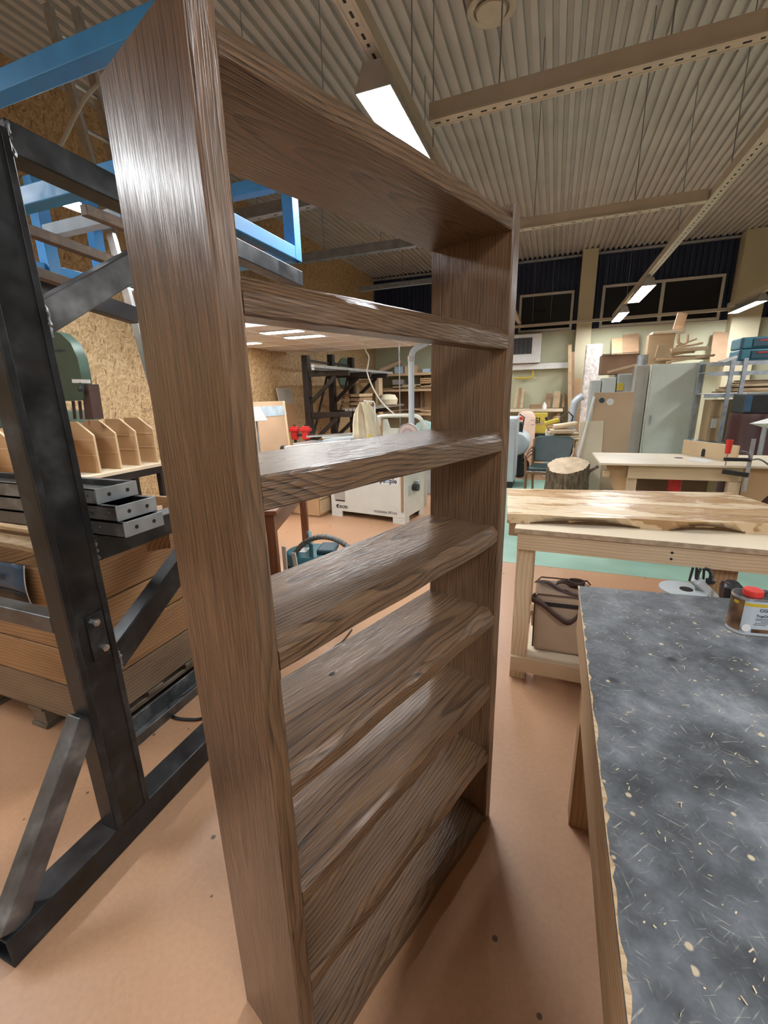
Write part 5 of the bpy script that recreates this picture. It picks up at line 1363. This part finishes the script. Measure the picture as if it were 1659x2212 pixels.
mk('box_body', MB().box((q0.x, 8.0, zt + .002), (q1.x, 8.4, zt + .30)), T['cardbrown'], bx, bevel=.004)
mk('box_flap', MB().bar((q0.x, 7.99, zt + .305), (q1.x, 7.99, zt + .315), .04, .006), T['dark'], bx)
pl('loose_plank', 'pale plank sticking out over the grey lockers', 'board', P(1313, 804, y=7.75), P(1374, 788, y=7.75), .10, .03, T['offcut'])
q = P(1400, 780, y=7.6)
mk('grey_tube', MB().cyl((c0.x + .08, 7.62, c0.z + .002), (c0.x + .08, 7.62, c0.z + .15), .07, n=18), T['galv'], label='short grey sheet metal pipe on top of the taupe cabinet', cat='pipe', smooth=True)
# beige stained panel
a, b2 = P(1284, 848, y=6.7), P(1372, 846, y=6.7)
bp = thing('stained_panel', 'beige panel with dark and white spray stains standing before the lockers', 'panel', ((a.x + b2.x) / 2, 6.7, 0))
psh = mk('panel_sheet', MB().box((a.x, 6.7, 0), (b2.x, 6.73, a.z)), T['beige'], bp, bevel=.002)
for (u, v, r, m) in ((1318, 868, .045, 'white'), (1300, 865, .035, 'tealdark')):
    q = P(u, v, y=6.698); mk('stain', MB().cyl((q.x, 6.699, q.z), (q.x, 6.6975 if m == 'white' else 6.6965, q.z), r, n=14), T[m], psh)
for (u, v0, v1) in ((1289, 922, 948), (1293, 940, 958)):
    p, q = P(u, v0, y=6.698), P(u, v1, y=6.698)
    mk('stain', MB().box((p.x - .012, 6.697, q.z), (p.x + .012, 6.699, p.z)), T['strap'], psh)
pl('plywood_sheet', 'pale plywood sheet leaning beside the stained panel behind the stump', 'board', P(1278, 910, y=6.683), Vector((P(1270, 1060, y=6.683).x, 6.683, .0)), .3, .02, T['ply'], (0, 1, 0))

# boards piled on the white cabinet
zc = k0.z + .003
t = thing('wooden_box', 'pale wooden box standing on the white cabinet', 'box', (k0.x + .12, yc + .3, zc))
h1 = P(1410, 720, y=yc + .2).z
xa_, xb2 = P(1408, 740, y=yc + .1).x, P(1466, 740, y=yc + .1).x
mk('box_body', MB().box((xa_, yc + .36, zc), (xb2, yc + .55, h1)), T['offcut'], t, bevel=.004)
mk('box_lid', MB().box((xa_ + .03, yc + .30, h1), (xb2 + .12, yc + .57, h1 + .03)), T['ply'], t, bevel=.003)
pl('bark_board', 'short rough board standing upright behind the wooden box', 'board', P(1464, 712, y=yc + .60), P(1475, 676, y=yc + .60), .13, .03, T['offcut2'], (0, 1, 0))
mk('wood_block_wedge', MB().poly([P(u, v, y=yc + .005) for u, v in ((1415, 772), (1422, 745), (1440, 737), (1452, 772))], (0, .04, 0)), T['offcut'], label='pale wedge shaped offcut on the white cabinet', cat='offcut')
rng = random.Random(4)
pile = [(1440, 783, 1543, 767), (1418, 776, 1530, 774), (1430, 772, 1541, 768), (1450, 757, 1530, 752), (1445, 764, 1500, 760), (1447, 755, 1518, 741), (1462, 748, 1505, 732), (1436, 770, 1480, 762)]
dl = ['lowest and longest', 'with a straight sawn edge', 'sticking out towards the steel shelving', 'thick and pale', 'short', 'lying aslant', 'thin and topmost', 'half hidden']
for k, (u0, v0, u1, v1) in enumerate(pile):
    yy = yc + .11 + .07 * (0, 1, 2, 0, 1, 2, 3, 3)[k]
    pl('piled_board', 'pale board in the pile on the white cabinet, ' + dl[k], 'board', P(u0, v0, y=yy), P(u1, v1, y=yy), .062, .026 if k != 3 else .05, T['offcut'])
pts = [P(*uv, y=yc + .25) for uv in ((1466, 722), (1465, 737), (1468, 742), (1476, 744), (1484, 738), (1486, 722))]
mk('bent_strip', MB().tube(smooth_pts(pts), .018, 6), T['offcut'], label='bent pale wood strip curling up from the board pile', cat='wood strip', smooth=True)
# boards leaning on the far wall
def wall_board(u0, v0, u1, v1, wd, mat, label, y=11.55, name='wall_board'):
    pl(name, label, 'board', P(u0, v0, y=y), P(u1, v1, y=y + .3), wd, .03, T[mat], (0, 1, 0))
wall_board(1339, 800, 1339, 730, .34, 'mdf', 'wide tan board leaning on the far wall above the brown box')
wall_board(1362, 800, 1362, 722, .32, 'offcut2', 'live edge tan board leaning behind the wide tan board')
wall_board(1548, 790, 1558, 718, .28, 'offcut2', 'live edge board leaning beside the far pillar')
for k, (u, v0, v1, wd, m) in enumerate(((1231, 900, 745, .08, 'offcut'), (1238, 900, 760, .06, 'offcut2'), (1247, 930, 818, .17, 'mdf'))):
    wall_board(u, v0, u, v1, wd, m, ['tall thin pale stick beside the far pillar', 'tall thin brown stick beside the far pillar', 'orange board standing below the far pillar'][k], y=11.35)
q0, q1 = P(1252, 900, y=11.0), P(1305, 742, y=11.0)
mk('wrapped_panel', MB().box((q0.x, 11.0, 0), (q1.x - .02, 11.12, q1.z)), T['plastic_wrap'], label='panel wrapped in shiny cling film standing before the far wall', cat='panel', bevel=.02)

# heater and pipes on the far wall
h0, h1_ = P(1100, 724, y=11.6), P(1166, 783, y=11.6)
ht = thing('fan_heater', 'white wall fan heater with black louvre grille', 'heater', ((h0.x + h1_.x) / 2, 11.6, h1_.z))
mk('heater_case', MB().box((h0.x, 11.6, h1_.z), (h1_.x, 11.98, h0.z)), T['white'], ht, bevel=.015)
gx0, gx1 = h0.x + .05, P(1149, 750, y=11.6).x
gz0, gz1 = P(1130, 765, y=11.6).z, P(1130, 730, y=11.6).z
grl = mk('grille', MB().box((gx0, 11.592, gz0), (gx1, 11.602, gz1)), T['black'], ht)
for k in range(9):
    z = gz0 + (gz1 - gz0) * (k + .5) / 9
    mk('louvre', MB().bar((gx0, 11.585, z), (gx1, 11.585, z), .02, .006), T['greyink'], grl)
for k in range(5):
    x = gx0 + (gx1 - gx0) * (k + .5) / 5
    mk('grille_bar', MB().box((x - .004, 11.57, gz0), (x + .004, 11.575, gz1)), T['greyink'], grl)
mk('wall_duct', MB().box((-1.4, 11.75, P(1150, 798, y=11.8).z), (P(1229, 790, y=11.8).x, 11.99, P(1150, 786, y=11.8).z)), T['white'], label='white cable duct along the far wall below the heater', cat='duct', bevel=.005)
pts = [P(*uv, y=11.85) for uv in ((1112, 817), (1143, 816), (1150, 812), (1151, 800))]
mk('gas_pipe', MB().tube(smooth_pts(pts, 4), .025, 8), T['yellow'], label='thin yellow pipe on the far wall below the heater', cat='pipe', smooth=True)

# ------------------------------------------------------------------ far workbench with clutter
zf = P(1160, 884, y=11.2).z
fx0, fx1 = P(1080, 884, y=11.0).x, P(1216, 884, y=11.0).x
fb_ = thing('far_bench', 'narrow shelf bench along the far wall with leaning sticks', 'bench', ((fx0 + fx1) / 2, 11.4, 0))
mk('bench_board', MB().box((fx0, 11.0, zf - .05), (fx1, 11.9, zf)), T['ply'], fb_, bevel=.003)
for x in (fx0 + .05, fx1 - .12):
    mk('leg', MB().box((x, 11.1, 0), (x + .07, 11.2, zf - .05)), T['oldpine_shaded_z'], fb_)
    mk('leg', MB().box((x, 11.7, 0), (x + .07, 11.8, zf - .05)), T['oldpine_shaded_z'], fb_)
for k, (u, v, wd, m) in enumerate(((1117, 836, .05, 'offcut'), (1124, 838, .05, 'offcut2'), (1131, 842, .06, 'offcut'), (1186, 850, .12, 'offcut2'), (1204, 846, .15, 'offcut'), (1219, 850, .05, 'offcut2'))):
    q = P(u, v, y=11.85); pl('stick', ['pale stick nearest the bookcase leaning on the far bench', 'brown stick between two pale ones on the far bench', 'wider pale stick leaning on the far bench', 'red brown board standing on the far bench', 'pale board beside the red brown one on the far bench', 'dark board at the end of the far bench'][k], 'board', (q.x - .01, 11.6, zf + .012), (q.x, 11.86, q.z), wd, .025, T[m], (0, 1, 0))
q = P(1160, 875, y=11.3)
for k in range(3):
    pl('wood_scrap', ['lowest', 'middle', 'topmost'][k] + ' brown scrap of the small heap on the far bench', 'wood scrap', (q.x - .15, 11.3, zf + .02 + .035 * k), (q.x + .13, 11.35, zf + .03 + .035 * k), .12, .03, T['offcut2'])
mk('white_bottle', MB().lathe([(.001, 0), (.05, 0), (.05, .09), (.02, .13), (.02, .16), (.001, .16)], (P(1176, 875, y=11.3).x, 11.3, zf), 14), T['white'], label='white bottle beside the scrap heap on the far bench', cat='bottle', smooth=True)
# boxes and sacks in front of it
ys = 9.6
q0, q1 = P(1112, 962, y=ys), P(1159, 888, y=ys)
sk = thing('paper_sack', 'big pale pink sack standing by the far bench', 'sack', ((q0.x + q1.x) / 2, ys, 0))
cxk, wdk = (q0.x + q1.x) / 2, (q1.x - q0.x) / 2
mk('sack_body', MB().lathe([(.8, 0), (.97, .06), (1.0, .5), (.95, q1.z - .12), (.75, q1.z - .03), (.4, q1.z)], (cxk, ys, 0), 20, wdk, .28), T['paperbag'], sk, smooth=True)
mk('sack_emblem', MB().tube([(cxk + wdk * .72 + .05 * math.cos(t * .4), ys - .215, .9 + .05 * math.sin(t * .4)) for t in range(15)], .006, 4), T['greyink'], sk)
q0, q1 = P(1158, 936, y=10.2), P(1183, 893, y=10.2)
yb_ = thing('yellow_box', 'yellow box with black letters beside the pink sack', 'box', ((q0.x + q1.x) / 2, 10.3, q0.z))
mk('box_body', MB().box((q0.x - .2, 10.2, q0.z), (q1.x, 10.6, q1.z)), T['yellow'], yb_, bevel=.006)
mk('box_band', MB().box((q0.x - .2, 10.196, q0.z + .18), (q1.x, 10.2, q0.z + .25)), T['oldpine_y'], yb_)
lettering('ISI', .17, P(1150, 914, y=10.19), (1, 0, 0), (0, 0, 1), T['ink'], yb_, bold=.004)
mk('dark_cabinet', MB().box((q0.x - .3, 10.15, 0), (q1.x + .1, 10.7, q0.z - .003)), T['black'], label='low black cabinet carrying the yellow box', cat='cabinet', bevel=.005)
# chair-side scrap table
yt = 7.6
z_t = P(1220, 955, y=yt).z
x0_, x1_ = P(1183, 955, y=yt).x, P(1268, 955, y=yt).x
stb = thing('scrap_table', 'small table heaped with pale plywood offcuts behind the green armchair', 'table', ((x0_ + x1_) / 2, yt + .3, 0))
mk('table_top', MB().box((x0_, yt, z_t - .04), (x1_, yt + .6, z_t)), T['mdfpale'], stb, bevel=.003)
for x in (x0_ + .3, x1_ - .08):
    for y in (yt + .04, yt + .5):
        mk('leg', MB().box((x, y, 0), (x + .06, y + .06, z_t - .04)), T['chairwood'], stb)
rng = random.Random(14)
sl_ = ['lowest', 'second', 'third', 'fourth', 'fifth', 'sixth', 'seventh', 'topmost']
for k in range(8):
    x = x0_ + rng.uniform(-.02, .12); y = yt + .08 + .05 * (k % 4)
    pl('plywood_offcut', sl_[k] + ' offcut of the heap on the scrap table behind the armchair', 'offcut', (x, y, z_t + .018 + .032 * k), (x + rng.uniform(.3, .55), y + rng.uniform(-.04, .1), z_t + .018 + .032 * k + (.05 if k > 5 else 0)), .22, .024, T['ply'] if k % 2 else T['offcut'])
q0, q1 = P(1178, 935, y=8.3), P(1196, 920, y=8.3)
mk('plastic_tub', MB().box((q0.x, 8.3, 0), (q1.x + .12, 8.7, q1.z - .075)), T['white'], label='translucent white tub unit behind the scrap table', cat='tub', bevel=.02)
for k, (u, v, m, nm, lb) in enumerate(((1192, 905, 'yellow', 'yellow_tool', 'yellow and black power tool on the white tub'), (1224, 900, 'black', 'black_clamp_frame', 'black angular clamp frame leaning near the grey pipe'), (1203, 911, 'cardbrown', 'tool_bag', 'brown tool bag beside the yellow power tool'))):
    q = P(u, v, y=(8.4, 8.25, 8.62)[k]) - Vector((0, 0, .057 if k == 1 else (.066 if k == 0 else -.012)))
    t = thing(nm, lb, ['power tool', 'clamp', 'bag'][k], (q.x, q.y, q.z - .08))
    if k == 0:
        mk('tool_body', MB().bar(q + Vector((-.12, 0, -.02)), q + Vector((.12, 0, .05)), .09, .08), T['yellow'], t, bevel=.02)
        mk('tool_grip', MB().bar(q + Vector((-.05, 0, -.02)), q + Vector((-.10, 0, .10)), .05, .05), T['black'], t, bevel=.01)
    elif k == 1:
        fr5 = [(-.07, -.10), (.08, -.06), (.10, .06), (.02, .14), (-.09, .05), (-.07, -.10)]
        mk('clamp_frame', MB().tube([q + Vector((a, 0, b)) for a, b in fr5], .013, 6), T['black'], t)
    else:
        mk('bag_body', MB().lathe([(.001, -.07), (.08, -.07), (.09, .02), (.06, .08), (.001, .09)], q, 12), T['cardbrown'], t, smooth=True)
mk('tool_shelf', MB().box((P(1182, 925, y=8.3).x, 8.2, P(1190, 921, y=8.3).z - .06), (P(1222, 925, y=8.3).x, 8.75, P(1190, 921, y=8.3).z)), T['offcut2'], label='brown board shelf under the yellow power tool', cat='shelf', bevel=.004)
# grey duct with bent head
pts = [P(*uv, y=8.42) for uv in ((1234, 915), (1240, 877), (1243, 869), (1250, 861), (1259, 856))]
b0_ = Vector((pts[0].x, 8.42, 0))
mk('bent_duct', MB().tube([b0_] + smooth_pts(pts, 5), .062, 16), T['duct'], label='pale grey bent duct pipe standing behind the scrap heap', cat='duct', smooth=True)
# grey machine housing and compressor next to the bookcase
yq = 7.2
q0, q1 = P(1060, 1052, y=yq), P(1117, 903, y=yq)
gm = thing('grey_machine', 'tall blue grey machine housing beside the compressor', 'machine', (q1.x - .25, yq + .3, 0))
hsg = mk('housing', MB().box((q1.x - .6, yq, .10), (q1.x, yq + .6, q1.z)), T['duct'], gm, bevel=.02)
for k in range(6):
    mk('vent_slot', MB().box((q1.x - .10, yq - .003, .86 + .035 * k), (q1.x - .02, yq + .001, .872 + .035 * k)), T['machgrey'], hsg)
mk('machine_plinth', MB().box((q1.x - .58, yq + .02, 0), (q1.x - .02, yq + .58, .10)), T['black'], gm)
q = P(1120, 960, y=8.4)
co = thing('compressor', 'dark grey air compressor tank with wheels behind the blue grey machine', 'compressor', (q.x, 8.4, 0))
mk('air_tank', MB().cyl((q.x, 8.1, q.z + .04), (q.x, 8.8, q.z + .04), .2, n=22), T['machgrey'], co, bevel=.03, smooth=True)
for s in (8.15, 8.7):
    mk('wheel', MB().cyl((q.x + .06, s, .14), (q.x + .06, s + .06, .14), .14, n=20), T['black'], co, smooth=True)
    mk('tank_support', MB().box((q.x - .03, s + .05, .12), (q.x + .09, s + .09, q.z - .1)), T['black'], co)
mk('motor', MB().box((q.x - .12, 8.3, q.z + .22), (q.x + .05, 8.6, q.z + .40)), T['black'], co, bevel=.02)
mk('handle', MB().tube([(q.x + .05, 8.3, q.z + .2), (q.x + .08, 8.25, q.z + .50), (q.x + .0, 8.25, q.z + .55)], .013, 6), T['black'], co)
mk('pressure_valve', MB().lathe([(.001, 0), (.03, 0), (.03, .05), (.001, .06)], (q.x + .03, 8.25, q.z + .45), 12), T['red'], co, smooth=True)

# ------------------------------------------------------------------ steel shelving on the right
ysv = 6.9
sv = thing('steel_shelving', 'grey galvanised steel shelving unit loaded with boards and boxes', 'shelving', (2.9, ysv + .3, 0))
xs_ = [P(1541, 800, y=ysv + .44).x, P(1578, 800, y=ysv).x, P(1607, 800, y=ysv).x]
xa2, xb3 = P(1524, 850, y=ysv).x, P(1604, 800, y=ysv).x + 1.35
ztop = P(1640, 776, y=ysv).z
for x, y in ((xa2 + .02, ysv + .44), (P(1582, 800, y=ysv).x, ysv), (P(1609, 800, y=ysv).x, ysv), (xb3, ysv), (xb3, ysv + .44)):
    mk('upright', MB().box((x - .022, y, 0), (x + .022, y + .035, ztop + .02)), T['galv'], sv, bevel=.003)
for v in (778, 800, 849, 957):
    z = P(1640, v, y=ysv).z
    mk('shelf_beam', MB().box((xa2, ysv + .036, z - .05), (xb3, ysv + .05, z)), T['galv'], sv)
    mk('shelf_deck', MB().box((xa2, ysv + .05, z - .012), (xb3, ysv + .438, z)), T['galv'], sv)
# teal tool cases
za = P(1640, 778, y=ysv).z + .003
q0, q1 = P(1598, 772, y=ysv + .02), P(1599, 728, y=ysv + .02)
hb = (q1.z - za) / 2 - .003
for k in range(2):
    z = za + k * (hb + .004)
    t = thing('tool_case', ['teal plastic tool case, lower of two on the steel shelving', 'teal plastic tool case, upper of two on the steel shelving'][k], 'tool case', (q0.x + .25, ysv + .2, z))
    mk('case_body', MB().box((q0.x, ysv + .06, z), (q0.x + .45, ysv + .42, z + hb)), T['teal'], t, bevel=.018)
    cfr = mk('case_front', MB().box((q0.x + .12, ysv + .045, z + .02), (q0.x + .40, ysv + .062, z + hb - .02)), T['tealdark'], t, bevel=.006)
    mk('latch', MB().box((q0.x + .18, ysv + .038, z + hb * .62), (q0.x + .28, ysv + .047, z + hb * .72)), T['redclamp'], cfr)
    mk('case_corner', MB().box((q0.x - .004, ysv + .055, z + .01), (q0.x + .03, ysv + .085, z + hb - .01)), T['tealdark'], t, bevel=.004)
mk('white_sheet', MB().poly([P(u, v, y=ysv - .06) for u, v in ((1552, 780), (1592, 768), (1594, 772), (1566, 783))], (0, .05, 0)), T['white'], label='white folded sheet lying on the steel shelving beside the teal cases', cat='sheet')
zs = P(1640, 849, y=ysv).z
for k in range(6):
    pl('shelf_plank', ['lowest', 'second', 'third', 'fourth', 'fifth', 'topmost'][k] + ' board on the middle deck of the steel shelving', 'board', (xa2 + .12 + .05 * k, ysv + .15 + .05 * (k % 3), zs + .018 + .026 * k), (xb3 - .2 + .02 * k, ysv + .12 + .04 * (k % 4), zs + .018 + .026 * k + .01), .13, .022, T['offcut'] if k % 2 else T['offcut2'])
q0, q1 = P(1524, 950, y=ysv + .1), P(1583, 864, y=ysv + .1)
zbx = P(1640, 957, y=ysv).z + .003
cbx = thing('cardboard_box', 'tall tan cardboard box with tape on the steel shelving', 'box', ((q0.x + q1.x) / 2 + .1, ysv + .3, zbx))
zt2 = min(q1.z, zs - .06)
mk('carton', MB().box((q0.x, ysv + .1, zbx), (q0.x + .62, ysv + .42, zt2)), T['cardboard'], cbx, bevel=.004)
mk('tape', MB().box((q0.x + .0, ysv + .097, (zbx + zt2) / 2 + .05), (q0.x + .62, ysv + .1, (zbx + zt2) / 2 + .055)), T['cardbrown'], cbx)
mk('label_sticker', MB().box((q0.x + .03, ysv + .096, (zbx + zt2) / 2 - .09), (q0.x + .09, ysv + .1, (zbx + zt2) / 2 + .03)), T['white'], cbx)
# maroon drum with dark monitor, white wing
yd = 5.9
q0 = P(1600, 895, y=yd)
dm = thing('maroon_drum', 'tall dark maroon drum standing behind the router table', 'drum', (q0.x + .32, yd + .3, 0))
mk('drum_body', MB().lathe([(.30, 0), (.32, .02), (.32, .5), (.33, .51), (.32, .53), (.32, q0.z - .05), (.31, q0.z)], (q0.x + .32, yd + .3, 0), 32), T['maroon'], dm, smooth=True)
q1 = P(1622, 853, y=yd)
cpu = thing('computer_case', 'black computer case standing on the maroon drum', 'computer', (q0.x + .4, yd + .3, q0.z))
mk('case_shell', MB().box((q1.x, yd + .12, q0.z + .002), (q1.x + .42, yd + .5, q1.z)), T['black'], cpu, bevel=.006)
mk('front_bezel', MB().box((q1.x - .004, yd + .11, q0.z + .02), (q1.x + .06, yd + .125, q1.z - .01)), T['signblue'], cpu, bevel=.003)
yw = 5.66
w0, w1 = P(1618, 915, y=yw), P(1700, 905, y=yw)
ws = thing('white_wing_shade', 'white pointed shade on a grey stand beside the maroon drum', 'shade', (w1.x, yw, 0))
mk('shade', MB().add([w0, P(1665, 902, y=yw), P(1665, 928, y=yw), P(1655, 915, y=yw - .12), P(1655, 915, y=yw + .12), w1], [(0, 1, 3), (0, 3, 2), (0, 4, 1), (0, 2, 4), (5, 3, 1), (5, 2, 3), (5, 1, 4), (5, 4, 2)]), T['white'], ws, smooth=True)
q = P(1652, 925, y=yw)
mk('stand_tube', MB().cyl((q.x, yw, .0), (q.x, yw, q.z + .02), .022, n=12), T['galv'], ws, smooth=True)
mk('stand_foot', MB().cyl((q.x, yw, 0), (q.x, yw, .02), .1, n=20), T['galv'], ws)
# perforated blue-grey post and teal case low on the right
q0, q1 = P(1632, 1050, y=5.1), P(1640, 1015, y=5.1)
pp_ = thing('perforated_post', 'grey perforated steel post behind the slab end', 'post', (2.05, 5.3, 0))
pst = mk('post', MB().box((2.24, 5.06, 0), (2.31, 5.10, .9)), T['galv'], pp_, bevel=.003)
for k in range(14):
    mk('slot', MB().box((2.262, 5.0585, .1 + .055 * k), (2.288, 5.0605, .13 + .055 * k)), T['dark'], pst)
